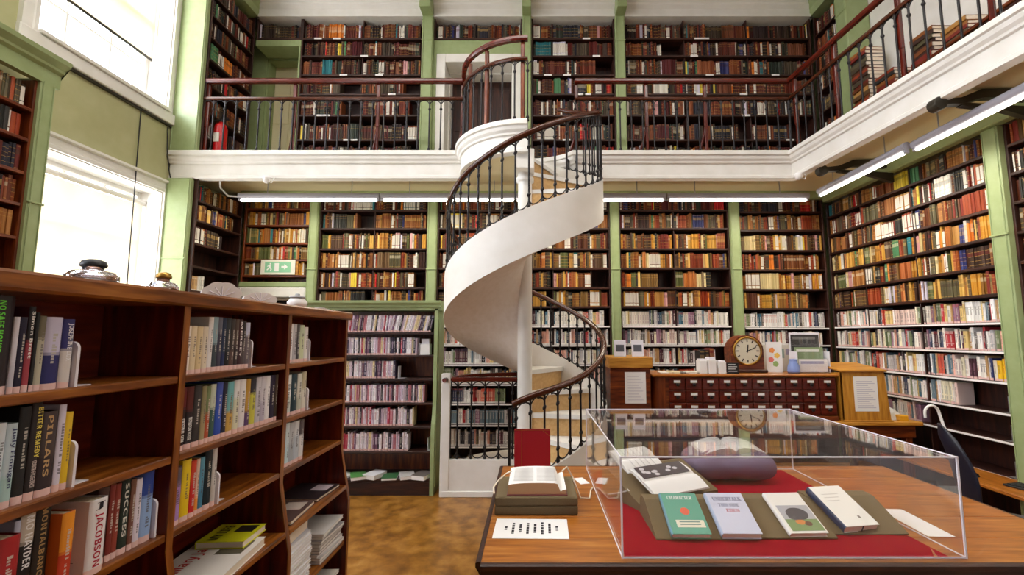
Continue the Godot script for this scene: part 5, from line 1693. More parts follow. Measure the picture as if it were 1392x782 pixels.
# closed book tilted up at its far end; at is its near left lower corner
func display_book(label: String, at: Vector3, w: float, l: float, th: float, turn: float, cover: Array, spine: Array, art: int) -> void:
	var t := thing("display_book", label, "book")
	t.transform = Transform3D(Basis(Vector3.UP, turn) * Basis(Vector3.RIGHT, 0.435), at)
	var cm := mat(c3(cover, 0.0), 0.35)
	var g := Geo.new()
	g.cbox(Vector3(0, th - 0.003, -l), Vector3(w, th, 0), 0.0012)
	g.cbox(Vector3(0, 0, -l), Vector3(w, 0.003, 0), 0.0012)
	put("boards", g, cm, t)
	g = Geo.new()
	var rows := []
	for i in 7:
		var a := -PI / 2 + PI * i / 6.0
		rows.append([Vector3(-cos(a) * 0.007, th / 2 + sin(a) * th / 2, 0), Vector3(-cos(a) * 0.007, th / 2 + sin(a) * th / 2, -l)])
	g.grid(rows, false, false)
	put("spine", g, mat(c3(spine, 0.0), 0.4), t)
	g = Geo.new()
	g.box(Vector3(0.001, 0.003, -l + 0.004), Vector3(w - 0.004, th - 0.003, -0.004))
	put("page_block", g, M.page, t)
	var flat := Basis(Vector3.RIGHT, -PI / 2)
	match art:
		0:
			boxpart("cover_label", Vector3(0.03, th, -0.075), Vector3(w - 0.012, th + 0.0005, -0.035), mat(rgb(230, 222, 200), 0.5), t, 0.0)
			for i in 2: boxpart("print_line", Vector3(0.045, th + 0.0005, -0.068 + i * 0.014), Vector3(w - 0.03, th + 0.0008, -0.062 + i * 0.014), mat(rgb(120, 150, 140), 0.6), t, 0.0)
			g = Geo.new()
			g.lathe([[0.0, 0.0006], [0.02, 0.0005], [0.021, 0.0]], Vector3(w * 0.52, th, -0.125), 18)
			put("emblem", g, mat(rgb(226, 100, 70), 0.5), t)
			lettering("CHARACTER", M.paper, t, Transform3D(flat, Vector3(0.025, th + 0.0008, -0.195)), w - 0.05, 0.02)
		1:
			lettering("UNDERTALK", mat(rgb(96, 98, 130), 0.6), t, Transform3D(flat, Vector3(0.02, th + 0.0008, -0.185)), w - 0.035, 0.022)
			lettering("THIS SIDE", mat(rgb(110, 112, 140), 0.6), t, Transform3D(flat, Vector3(0.035, th + 0.0008, -0.15)), w - 0.075, 0.018)
			lettering("EDEN", mat(rgb(206, 100, 110), 0.6), t, Transform3D(flat, Vector3(0.06, th + 0.0008, -0.118)), 0.06, 0.018)
		2:
			boxpart("cover_picture", Vector3(0.012, th, -0.155), Vector3(w - 0.006, th + 0.0005, -0.012), mat(rgb(176, 174, 178), 0.5), t, 0.0)
			boxpart("picture_meadow", Vector3(0.012, th + 0.0005, -0.075), Vector3(w - 0.006, th + 0.0008, -0.012), mat(rgb(122, 146, 92), 0.5), t, 0.0)
			for q in [[0.085, -0.105, 0.05, [70, 66, 72]], [0.065, -0.09, 0.03, [92, 86, 90]], [0.075, -0.06, 0.022, [206, 130, 60]], [0.105, -0.05, 0.018, [96, 60, 40]]]:
				g = Geo.new()
				g.t = Transform3D(Basis.from_scale(Vector3(1, 1, 0.7)), Vector3(q[0], th + 0.0008 + 0.0002 * q[2] * 10, q[1]))
				g.lathe([[0.0, 0.0005], [q[2], 0.0004], [q[2], 0.0]], Vector3.ZERO, 18)
				put("picture_figure", g, mat(c3(q[3], 0.0), 0.5), t)
		3:
			for i in 3: boxpart("print_line", Vector3(0.03, th, -0.19 + i * 0.02), Vector3(w - 0.05 - i * 0.012, th + 0.0004, -0.186 + i * 0.02), mat(rgb(206, 200, 192), 0.7), t, 0.0)
			boxpart("emblem", Vector3(w * 0.6, th, -0.055), Vector3(w * 0.6 + 0.012, th + 0.0004, -0.04), mat(rgb(130, 120, 110), 0.6), t, 0.0)
			boxpart("ribbon", Vector3(w * 0.5, 0.004, -0.001), Vector3(w * 0.5 + 0.005, th - 0.004, 0.001), M.black, t, 0.0)

# open book: two swelling leaves either side of the gutter (x), l along z
func open_book(label: String, at: Transform3D, half: float, l: float, th: float, photo: bool) -> void:
	var t := thing("open_book", label, "book")
	t.transform = at
	var g := Geo.new()
	g.cbox(Vector3(-half - 0.004, 0, -l / 2 - 0.004), Vector3(half + 0.004, 0.003, l / 2 + 0.004), 0.001)
	put("binding", g, mat(rgb(206, 200, 196), 0.5), t)
	for s in [-1, 1]:
		var rows := []
		for i in 2:
			var r := []
			for j in 11:
				var u := j / 10.0
				r.append(Vector3(lerpf(0.0, half, u) if s > 0 else lerpf(-half, 0.0, u), 0.003 + th * (0.55 + 0.45 * sin(PI * pow(u if s > 0 else 1.0 - u, 0.6)) - 0.25 * pow(u if s > 0 else 1.0 - u, 2.0)), lerpf(l / 2, -l / 2, i)))
			rows.append(r)
		g = Geo.new()
		g.grid(rows)
		for j in 10:
			var a: Vector3 = rows[0][j]
			var b: Vector3 = rows[0][j + 1]
			g.quad(Vector3(a.x, 0.003, a.z), Vector3(b.x, 0.003, b.z), b, a)
			a = rows[1][j]
			b = rows[1][j + 1]
			g.quad(Vector3(b.x, 0.003, b.z), Vector3(a.x, 0.003, a.z), a, b)
		var k := 10 if s > 0 else 0
		var p: Vector3 = rows[0][k]
		var q: Vector3 = rows[1][k]
		if s > 0: g.quad(Vector3(p.x, 0.003, p.z), Vector3(q.x, 0.003, q.z), q, p)
		else: g.quad(Vector3(q.x, 0.003, q.z), Vector3(p.x, 0.003, p.z), p, q)
		put("leaf_block", g, M.paper, t)
		if photo and s < 0:
			boxpart("photograph", Vector3(-half * 0.94, 0.003 + th * 0.99, -l * 0.45), Vector3(-half * 0.1, 0.004 + th * 1.03, l * 0.45), mat(rgb(66, 58, 66), 0.3), t, 0.0)
			for i in 9:
				g = Geo.new()
				g.t = Transform3D(Basis.from_scale(Vector3(1, 1, 1.5)), Vector3(-half * rng.randf_range(0.25, 0.8), 0.004 + th * 1.03, l * rng.randf_range(-0.38, 0.38)))
				g.lathe([[0.0, 0.0004], [0.011, 0.0003], [0.011, 0.0]], Vector3.ZERO, 10)
				put("photograph_detail", g, mat(rgb(206, 202, 208), 0.4), t)
		elif not photo:
			for i in 5: boxpart("print_line", Vector3(s * half * 0.5 - half * 0.3, 0.003 + th * 1.01, -l * 0.3 + i * l * 0.14), Vector3(s * half * 0.5 + half * 0.3, 0.0035 + th * 1.01, -l * 0.3 + i * l * 0.14 + 0.003), mat(rgb(190, 186, 186), 0.9), t, 0.0)

# ------------------------------------------------------------------ desk with the card catalogue
func catalogue_desk() -> void:
	var dy := 0.785
	var o := thing("reading_desk", "brown wooden counter desk carrying the card catalogue", "desk", Vector3(0.792, 0, -4.73))
	boxpart("top", Vector3(0, dy - 0.035, -0.96), Vector3(3.14, dy, 0.02), M.honey_x, o, 0.006)
	boxpart("apron", Vector3(0.06, dy - 0.16, -0.04), Vector3(3.08, dy - 0.035, -0.015), M.maho_x, o, 0.004)
	boxpart("apron", Vector3(3.055, dy - 0.16, -0.90), Vector3(3.08, dy - 0.035, -0.04), M.maho_z, o, 0.004)
	for x in [0.08, 1.52, 3.02]:
		for z in [-0.06, -0.88]: boxpart("leg", Vector3(x - 0.035, 0, z - 0.035), Vector3(x + 0.035, dy - 0.035, z + 0.035), M.maho_y, o, 0.006)
	boxpart("modesty_panel", Vector3(0.1, 0.15, -0.90), Vector3(3.02, dy - 0.1, -0.885), M.dark_x, o, 0.0)
	boxpart("lower_shelf", Vector3(0.1, 0.50, -0.88), Vector3(3.02, 0.52, -0.1), M.dark_x, o, 0.004)
	# card catalogue
	var k := thing("card_catalogue", "mahogany card catalogue with three rows of small labelled drawers", "cabinet", Vector3(1.233, dy, -4.77))
	k.scale = Vector3.ONE * 1.13
	boxpart("carcass", Vector3(0.10, 0, -0.48), Vector3(1.67, 0.395, -0.012), M.maho_x, k, 0.004)
	var g := Geo.new()
	var rows := []
	for i in 7:
		var a := i / 6.0 * PI / 2
		rows.append([Vector3(0.11 - 0.11 * sin(a), 0, -0.11 + 0.11 * cos(a) - 0.0), Vector3(0.11 - 0.11 * sin(a), 0.395, -0.11 + 0.11 * cos(a))])
	rows.append([Vector3(0.0, 0, -0.48), Vector3(0.0, 0.395, -0.48)])
	g.grid(rows, false, true)
	put("curved_side", g, M.maho_y, k)
	boxpart("top_board", Vector3(-0.01, 0.395, -0.49), Vector3(1.685, 0.418, 0.012), M.oak_x, k, 0.006)
	boxpart("base_rail", Vector3(0.10, 0, -0.012), Vector3(1.67, 0.045, 0.0), M.maho_x, k, 0.003)
	for c in 10:
		for r in 3:
			var x := 0.145 + c * 0.1518
			var y := 0.055 + r * 0.112
			var d := boxpart("drawer", Vector3(x, y, -0.012), Vector3(x + 0.145, y + 0.104, 0.004), M.red_x, k, 0.004)
			boxpart("label_card", Vector3(x + 0.042, y + 0.064, 0.004), Vector3(x + 0.102, y + 0.086, 0.007), M.paper, d, 0.0)
			g = Geo.new()
			g.t = Transform3D(Basis(Vector3.RIGHT, PI / 2), Vector3(x + 0.072, y + 0.048, 0.004))
			g.lathe([[0.0, 0.0], [0.008, 0.0], [0.007, 0.01], [0.017, 0.016], [0.015, 0.024], [0.0, 0.027]], Vector3.ZERO, 10)
			put("pull", g, M.iron, d)
			g = Geo.new()
			g.box(Vector3(x + 0.039, y + 0.061, 0.004), Vector3(x + 0.105, y + 0.064, 0.009))
			g.box(Vector3(x + 0.039, y + 0.086, 0.004), Vector3(x + 0.105, y + 0.089, 0.009))
			put("label_frame", g, M.brass, d)
	# box at the left end
	var b := thing("wooden_cabinet", "brown wooden box with a notice at the left end of the desk", "box", Vector3(0.785, dy, -4.75))
	b.scale = Vector3.ONE * 1.13
	boxpart("body", Vector3(0, 0, -0.42), Vector3(0.37, 0.475, 0), M.maho_x, b, 0.006)
	boxpart("lid", Vector3(-0.012, 0.475, -0.44), Vector3(0.39, 0.575, 0.014), M.honey_x, b, 0.008)
	boxpart("notice", Vector3(0.135, 0.16, 0.0), Vector3(0.325, 0.44, 0.002), M.paper, b, 0.0)
	for i in 9: boxpart("print_line", Vector3(0.16, 0.19 + i * 0.026, 0.002), Vector3(0.30 - (i % 3) * 0.02, 0.194 + i * 0.026, 0.0024), mat(rgb(190, 186, 200), 0.9), b, 0.0)
	# lectern at the right end
	var l := thing("table_lectern", "honey coloured wooden lectern with a notice at the right end of the desk", "lectern", Vector3(3.165, dy, -4.75))
	l.scale = Vector3.ONE * 1.13
	g = Geo.new()
	g.slab(PackedVector2Array([Vector2(0, 0), Vector2(0.42, 0), Vector2(0.385, 0.44), Vector2(0.0, 0.44)]), 0.0, 0.02)
	put("front_board", g, M.honey_y, l)
	for q in [[0.0, 0.0], [0.385, 0.42]]:
		g = Geo.new()
		g.quad(Vector3(q[1], 0, -0.005), Vector3(q[1], 0, -0.36), Vector3(q[0], 0.40, -0.36), Vector3(q[0], 0.44, -0.005))
		g.quad(Vector3(q[1] - 0.015, 0, -0.36), Vector3(q[1] - 0.015, 0, -0.005), Vector3(q[0] - 0.015, 0.44, -0.005), Vector3(q[0] - 0.015, 0.40, -0.36))
		g.quad(Vector3(q[1], 0, -0.36), Vector3(q[1] - 0.015, 0, -0.36), Vector3(q[0] - 0.015, 0.40, -0.36), Vector3(q[0], 0.40, -0.36))
		put("side_board", g, M.honey_y, l)
	g = Geo.new()
	g.t = Transform3D(Basis(Vector3.RIGHT, 0.11), Vector3(0, 0.442, 0.012))
	g.cbox(Vector3(-0.02, 0, -0.40), Vector3(0.40, 0.02, 0.01), 0.005)
	put("sloping_top", g, M.honey_x, l)
	boxpart("foot_board", Vector3(-0.01, 0, -0.37), Vector3(0.435, 0.012, 0.012), M.honey_x, l, 0.003)
	boxpart("notice", Vector3(0.10, 0.09, 0.0), Vector3(0.315, 0.40, 0.002), M.paper, l, 0.0)
	for i in 14: boxpart("print_line", Vector3(0.125, 0.12 + i * 0.018, 0.002), Vector3(0.29 - (i % 4) * 0.02, 0.124 + i * 0.018, 0.0024), mat(rgb(180, 176, 200), 0.9), l, 0.0)
	# ---- things on the catalogue
	var cy := dy + 0.473
	var ck := thing("mantel_clock", "round-topped wooden mantel clock with a silvered dial", "clock", Vector3(2.307, cy, -5.03))
	ck.scale = Vector3.ONE * 1.13
	var arch := PackedVector2Array([Vector2(-0.155, 0.03), Vector2(0.155, 0.03), Vector2(0.155, 0.20)])
	for i in 13: arch.append(Vector2(0.155 * cos(i * PI / 12), 0.21 + 0.145 * sin(i * PI / 12)))
	arch.append(Vector2(-0.155, 0.20))
	g = Geo.new()
	g.slab(arch, 0.06, 0.16)
	put("case", g, M.maho_x, ck)
	boxpart("base", Vector3(-0.18, 0, -0.12), Vector3(0.18, 0.03, 0.08), M.dark_x, ck, 0.006)
	g = Geo.new()
	g.t = Transform3D(Basis(Vector3.RIGHT, PI / 2), Vector3(0, 0.205, 0.06))
	g.lathe([[0.138, 0.0], [0.138, 0.008], [0.13, 0.014], [0.122, 0.012], [0.12, 0.0]], Vector3.ZERO, 32)
	put("bezel", g, M.brass, ck)
	g = Geo.new()
	g.t = Transform3D(Basis(Vector3.RIGHT, PI / 2), Vector3(0, 0.205, 0.06))
	g.lathe([[0.122, 0.0], [0.122, 0.003], [0.0, 0.0035]], Vector3.ZERO, 32)
	put("dial", g, mat(rgb(216, 208, 186), 0.5), ck)
	for i in 12:
		var a := TAU * i / 12
		g = Geo.new()
		g.t = Transform3D(Basis(Vector3.BACK, -a), Vector3(0, 0.205, 0.0645))
		g.box(Vector3(-0.005, 0.085, 0), Vector3(0.005, 0.11, 0.001))
		put("hour_mark", g, M.ink, ck)
	for q in [[0.1, 0.06, 0.005], [1.15, 0.09, 0.0035]]:
		g = Geo.new()
		g.t = Transform3D(Basis(Vector3.BACK, -q[0]), Vector3(0, 0.205, 0.0665))
		g.box(Vector3(-q[2], -0.015, 0), Vector3(q[2], q[1], 0.001))
		put("hand", g, M.ink, ck)
	var lh := thing("leaflet_holder", "clear tiered leaflet holder with postcards right of the clock", "leaflet holder", Vector3(2.986, cy, -4.95))
	lh.scale = Vector3.ONE * 1.13
	boxpart("back_plate", Vector3(-0.15, 0, -0.1), Vector3(0.15, 0.38, -0.095), M.polished, lh, 0.002)
	for k2 in 3:
		var z: float = [0.03, -0.03, -0.085][k2]
		var y1: float = [0.13, 0.24, 0.36][k2]
		boxpart("pocket", Vector3(-0.15, 0, z), Vector3(0.15, y1 - 0.03, z + 0.004), M.acrylic, lh, 0.0)
		boxpart("card", Vector3(-0.135, 0.01, z - 0.012), Vector3(0.135, y1, z - 0.004), mat([rgb(232, 230, 232), rgb(140, 160, 120), rgb(54, 50, 52)][k2], 0.4), lh, 0.0)
		boxpart("card_strip", Vector3(-0.12, y1 - 0.045, z - 0.004), Vector3(0.1, y1 - 0.02, z - 0.003), mat([rgb(160, 160, 190), rgb(226, 226, 220), rgb(120, 120, 118)][k2], 0.5), lh, 0.0)
	for s in [-1, 1]: boxpart("side_plate", Vector3(s * 0.15, 0, -0.1), Vector3(s * 0.154, 0.2, 0.034), M.polished, lh, 0.0)
	for q in 2:
		var cr := thing("framed_card", "small white framed card on the wooden box, %s" % ["left one", "right one"][q], "card", Vector3([0.905, 1.09][q], dy + 0.652, -4.80), -0.1)
		cr.scale = Vector3.ONE * 1.13
		g = Geo.new()
		g.t = Transform3D(Basis(Vector3.RIGHT, -0.2), Vector3.ZERO)
		g.cbox(Vector3(-0.055, 0, -0.006), Vector3(0.055, 0.155, 0.0), 0.003)
		put("frame", g, M.polished, cr)
		g = Geo.new()
		g.t = Transform3D(Basis(Vector3.RIGHT, -0.2), Vector3.ZERO)
		g.box(Vector3(-0.038, 0.045, 0.0), Vector3(0.038, 0.11, 0.001))
		put("print", g, mat(rgb(84, 84, 92), 0.5), cr)
		boxpart("strut", Vector3(-0.01, 0.0, -0.06), Vector3(0.01, 0.1, -0.055), M.polished, cr, 0.0)
	for q in 3:
		var c: Array = [[40, 34, 40], [52, 44, 48], [110, 44, 34]][q]
		var bk := Geo.new()
		add_book(bk, {"w": [0.05, 0.035, 0.045][q], "h": [0.235, 0.24, 0.26][q], "d": 0.16, "base": c3(c), "acc": c3([150, 120, 80]), "fresh": false, "style": 1, "white": false}, Transform3D.IDENTITY)
		tag(put("upright_book", bk, M.leather, null, Transform3D(Basis.IDENTITY, Vector3([1.81, 1.872, 1.917][q], cy, -5.0))), "%s upright book on the catalogue behind the white boxes" % ["black", "charcoal", "brown"][q], "book")
	for q in 3:
		var bx := thing("card_box", "small white card box on the catalogue, %s" % ["left", "middle", "right of the three"][q], "box", Vector3([1.781, 1.872, 1.974][q], cy, -4.886), 0.05 * q)
		bx.scale = Vector3.ONE * 1.13
		boxpart("box", Vector3(-0.035, 0, -0.05), Vector3(0.035, [0.12, 0.13, 0.11][q], 0.05), M.paper, bx, 0.003)
		boxpart("cards", Vector3(-0.03, [0.12, 0.13, 0.11][q], -0.04), Vector3(0.03, [0.135, 0.15, 0.12][q], 0.04), M.polished, bx, 0.001)
	var sg := thing("table_sign", "small black sign with pale lettering left of the clock", "sign", Vector3(2.085, cy, -4.83))
	sg.scale = Vector3.ONE * 1.13
	boxpart("plate", Vector3(-0.055, 0, -0.004), Vector3(0.055, 0.10, 0.0), M.black, sg, 0.002)
	for i in 4: boxpart("print_line", Vector3(-0.042, 0.02 + i * 0.02, 0.0), Vector3(0.04 - (i % 2) * 0.015, 0.028 + i * 0.02, 0.0006), mat(rgb(206, 204, 206), 0.7), sg, 0.0)
	boxpart("foot", Vector3(-0.05, 0, -0.05), Vector3(0.05, 0.004, -0.004), M.black, sg, 0.0)
	var fl := thing("flower_card", "white greeting card with painted flowers right of the clock", "card", Vector3(2.624, cy, -5.02), -0.05)
	fl.scale = Vector3.ONE * 1.13
	boxpart("card", Vector3(-0.075, 0, -0.003), Vector3(0.075, 0.29, 0.0), M.paper, fl, 0.0)
	for q in [[-0.02, 0.21, [236, 150, 80]], [0.025, 0.16, [240, 196, 90]], [-0.03, 0.12, [226, 120, 110]], [0.01, 0.08, [150, 180, 110]]]:
		g = Geo.new()
		g.t = Transform3D(Basis(Vector3.RIGHT, PI / 2), Vector3(q[0], q[1], 0.0))
		for p in 5: g.lathe([[0.014, 0.0], [0.014, 0.001], [0.0, 0.0012]], Vector3(cos(p * TAU / 5) * 0.014, 0.0, sin(p * TAU / 5) * 0.014), 8)
		put("painted_flower", g, mat(c3(q[2], 0.0), 0.7), fl)
	var bt := thing("glass_jar", "small blue glass jar between the cards and the leaflet holder", "jar", Vector3(2.76, cy, -4.9))
	bt.scale = Vector3.ONE * 1.13
	g = Geo.new()
	g.lathe([[0.0, 0.0], [0.05, 0.0], [0.056, 0.02], [0.05, 0.07], [0.034, 0.10], [0.034, 0.125], [0.038, 0.13], [0.03, 0.132], [0.0, 0.12]], Vector3.ZERO, 18)
	put("body", g, mat(rgb(130, 150, 206), 0.15), bt)
	for q in 4:
		var lt := thing("paper_pad", "%s paper pad lying on the catalogue left of the boxes" % ["white", "cream", "grey", "pale"][q], "paper", Vector3(1.38 + 0.096 * q, cy, -4.93 + 0.045 * (q % 2)), 0.3 * q)
		lt.scale = Vector3.ONE * 1.13
		boxpart("sheets", Vector3(-0.04, 0, -0.06), Vector3(0.04, 0.012 + 0.008 * (q % 2), 0.06), mat([rgb(236, 232, 226), rgb(226, 212, 176), rgb(120, 118, 116), rgb(230, 226, 214)][q], 0.8), lt, 0.002)
	var wl := thing("picture_sheet", "large pale sheet standing behind the clock and leaflet holder", "paper", Vector3(2.737, cy, -5.16))
	wl.scale = Vector3.ONE * 1.13
	boxpart("sheet", Vector3(-0.19, 0, -0.004), Vector3(0.19, 0.26, 0.0), mat(rgb(216, 210, 196), 0.8), wl, 0.0)
	for q in 3: boxpart("print", Vector3(-0.04 + q * 0.06, 0.1 + 0.03 * q, 0.0), Vector3(0.005 + q * 0.06, 0.22, 0.001), mat([rgb(190, 180, 170), rgb(150, 170, 160), rgb(170, 160, 180)][q], 0.8), wl, 0.0)

# ------------------------------------------------------------------ right side: chairs, stick, laptop
func right_side() -> void:
	var c := thing("office_chair", "dark office chair with rounded navy back and grey seat right of the table", "chair", Vector3(2.98, 0, -2.98), 0.95)
	var rows := []
	for i in 9:
		var r := []
		var v := i / 8.0
		for j in 20:
			var a := TAU * j / 20.0
			var hw := 0.21 * pow(sin(PI * lerpf(0.12, 0.93, v)), 0.45)
			if i == 0 or i == 8: hw *= 0.55
			var x := cos(a) * hw
			r.append(Vector3(x, 0.50 + 0.56 * v, -0.20 - 0.10 * v * v + 0.03 * pow(x / 0.21, 2.0) * 2.0 + sin(a) * (0.035 if i > 0 and i < 8 else 0.01)))
		rows.append(r)
	var g := Geo.new()
	g.grid(rows, true, true)
	for k in [0, 8]:
		for j in 18:
			if k == 0: g.tri(rows[k][0], rows[k][j + 1], rows[k][j + 2])
			else: g.tri(rows[k][0], rows[k][j + 2], rows[k][j + 1])
	put("backrest", g, M.navy, c)
	swivel_base(c, M.fabric, 0.50)
	# stick with a crook
	var st := thing("walking_stick", "white walking stick with a crook handle leaning on the desk end", "stick", Vector3(3.45, 0, -3.95))
	var p := [Vector3(0.05, 0.0, 0.25), Vector3(0.03, 0.45, 0.12), Vector3(0.01, 0.9, 0.0), Vector3(0.0, 1.0, -0.02)]
	for i in 9:
		var a := PI * i / 8.0
		p.append(Vector3(-0.06 + 0.06 * cos(a), 1.0 + 0.06 * sin(a), -0.02))
	p.append(Vector3(-0.12, 0.96, -0.02))
	g = Geo.new()
	g.tube(p, 0.011, 8)
	put("shaft", g, M.paper, st)
	g = Geo.new()
	g.lathe([[0.0, -0.002], [0.015, 0.0], [0.014, 0.04], [0.0, 0.042]], Vector3(0.05, 0.0, 0.25), 10)
	put("ferrule", g, M.black, st)
	var bag := thing("plastic_bag", "crumpled white plastic bag with a yellow packet on the desk end", "bag", Vector3(3.72, 0.785, -4.92))
	rows = []
	for i in 8:
		var r := []
		for j in 18:
			var a := TAU * j / 18.0
			var v := i / 7.0 * PI / 2
			var wob := 1.0 + 0.15 * sin(a * 5.0 + i) + 0.1 * sin(a * 3.0 - i * 2.0)
			r.append(Vector3(cos(a) * 0.13 * cos(v) * wob, 0.12 * sin(v) * (1.0 + 0.1 * sin(a * 4.0)), -sin(a) * 0.09 * cos(v) * wob))
		rows.append(r)
	g = Geo.new()
	g.grid(rows, true)
	put("sack", g, M.paper, bag)
	boxpart("packet", Vector3(0.03, 0.0, 0.06), Vector3(0.12, 0.055, 0.14), mat(rgb(222, 160, 30), 0.5), bag, 0.006)
	# keyboard on the bench ledge
	var lp := thing("keyboard", "black computer keyboard on the bench ledge at the right edge", "keyboard", Vector3(3.98, 0.43, -3.70), -1.35)
	boxpart("base", Vector3(-0.22, 0, -0.08), Vector3(0.22, 0.016, 0.08), M.black, lp, 0.004)
	for r in 5:
		for k in 14: boxpart("key", Vector3(-0.2 + k * 0.028, 0.016, -0.07 + r * 0.027), Vector3(-0.176 + k * 0.028, 0.023, -0.047 + r * 0.027), M.black, lp, 0.002)
	# a low crate of books between desk and bench
	var mo := thing("computer_mouse", "small black mouse on the bench ledge beside the keyboard", "mouse", Vector3(3.86, 0.43, -4.15))
	g = Geo.new()
	g.t = Transform3D(Basis.from_scale(Vector3(0.8, 0.6, 1.3)), Vector3.ZERO)
	g.lathe([[0.035, 0.0], [0.038, 0.012], [0.032, 0.035], [0.018, 0.05], [0.0, 0.055]], Vector3.ZERO, 16)
	put("body", g, M.black, mo)

func swivel_base(c: Node3D, m: Material, y: float) -> void:
	var rows := []
	for i in 7:
		var r := []
		var v: float = [0.0, 0.0, 0.25, 0.6, 0.9, 1.0, 1.0][i]
		var k: float = [0.0, 0.9, 1.0, 1.0, 0.96, 0.8, 0.0][i]
		for j in 24:
			var a := TAU * j / 24.0
			var q := pow(pow(absf(cos(a)), 3.0) + pow(absf(sin(a)), 3.0), -1.0 / 3.0)
			r.append(Vector3(cos(a) * 0.23 * k * q, y - 0.08 + 0.08 * v, -sin(a) * 0.23 * k * q))
		rows.append(r)
	var g := Geo.new()
	g.grid(rows, true)
	put("seat", g, m, c)
	g = Geo.new()
	g.lathe([[0.028, 0.09], [0.028, 0.25], [0.02, 0.26], [0.02, y - 0.08]], Vector3.ZERO, 12)
	put("column", g, M.black, c)
	for i in 5:
		var a := TAU * i / 5.0
		g = Geo.new()
		g.tube([Vector3(0, 0.10, 0), Vector3(cos(a) * 0.14, 0.09, sin(a) * 0.14), Vector3(cos(a) * 0.27, 0.06, sin(a) * 0.27)], 0.02, 6)
		put("foot", g, M.black, c)
		g = Geo.new()
		g.t = Transform3D(Basis(Vector3.UP, -a) * Basis(Vector3.RIGHT, PI / 2), Vector3(cos(a) * 0.27, 0.028, sin(a) * 0.27))
		g.lathe([[0.0, -0.018], [0.026, -0.018], [0.028, 0.0], [0.026, 0.018], [0.0, 0.018]], Vector3.ZERO, 12)
		put("caster", g, M.black, c)

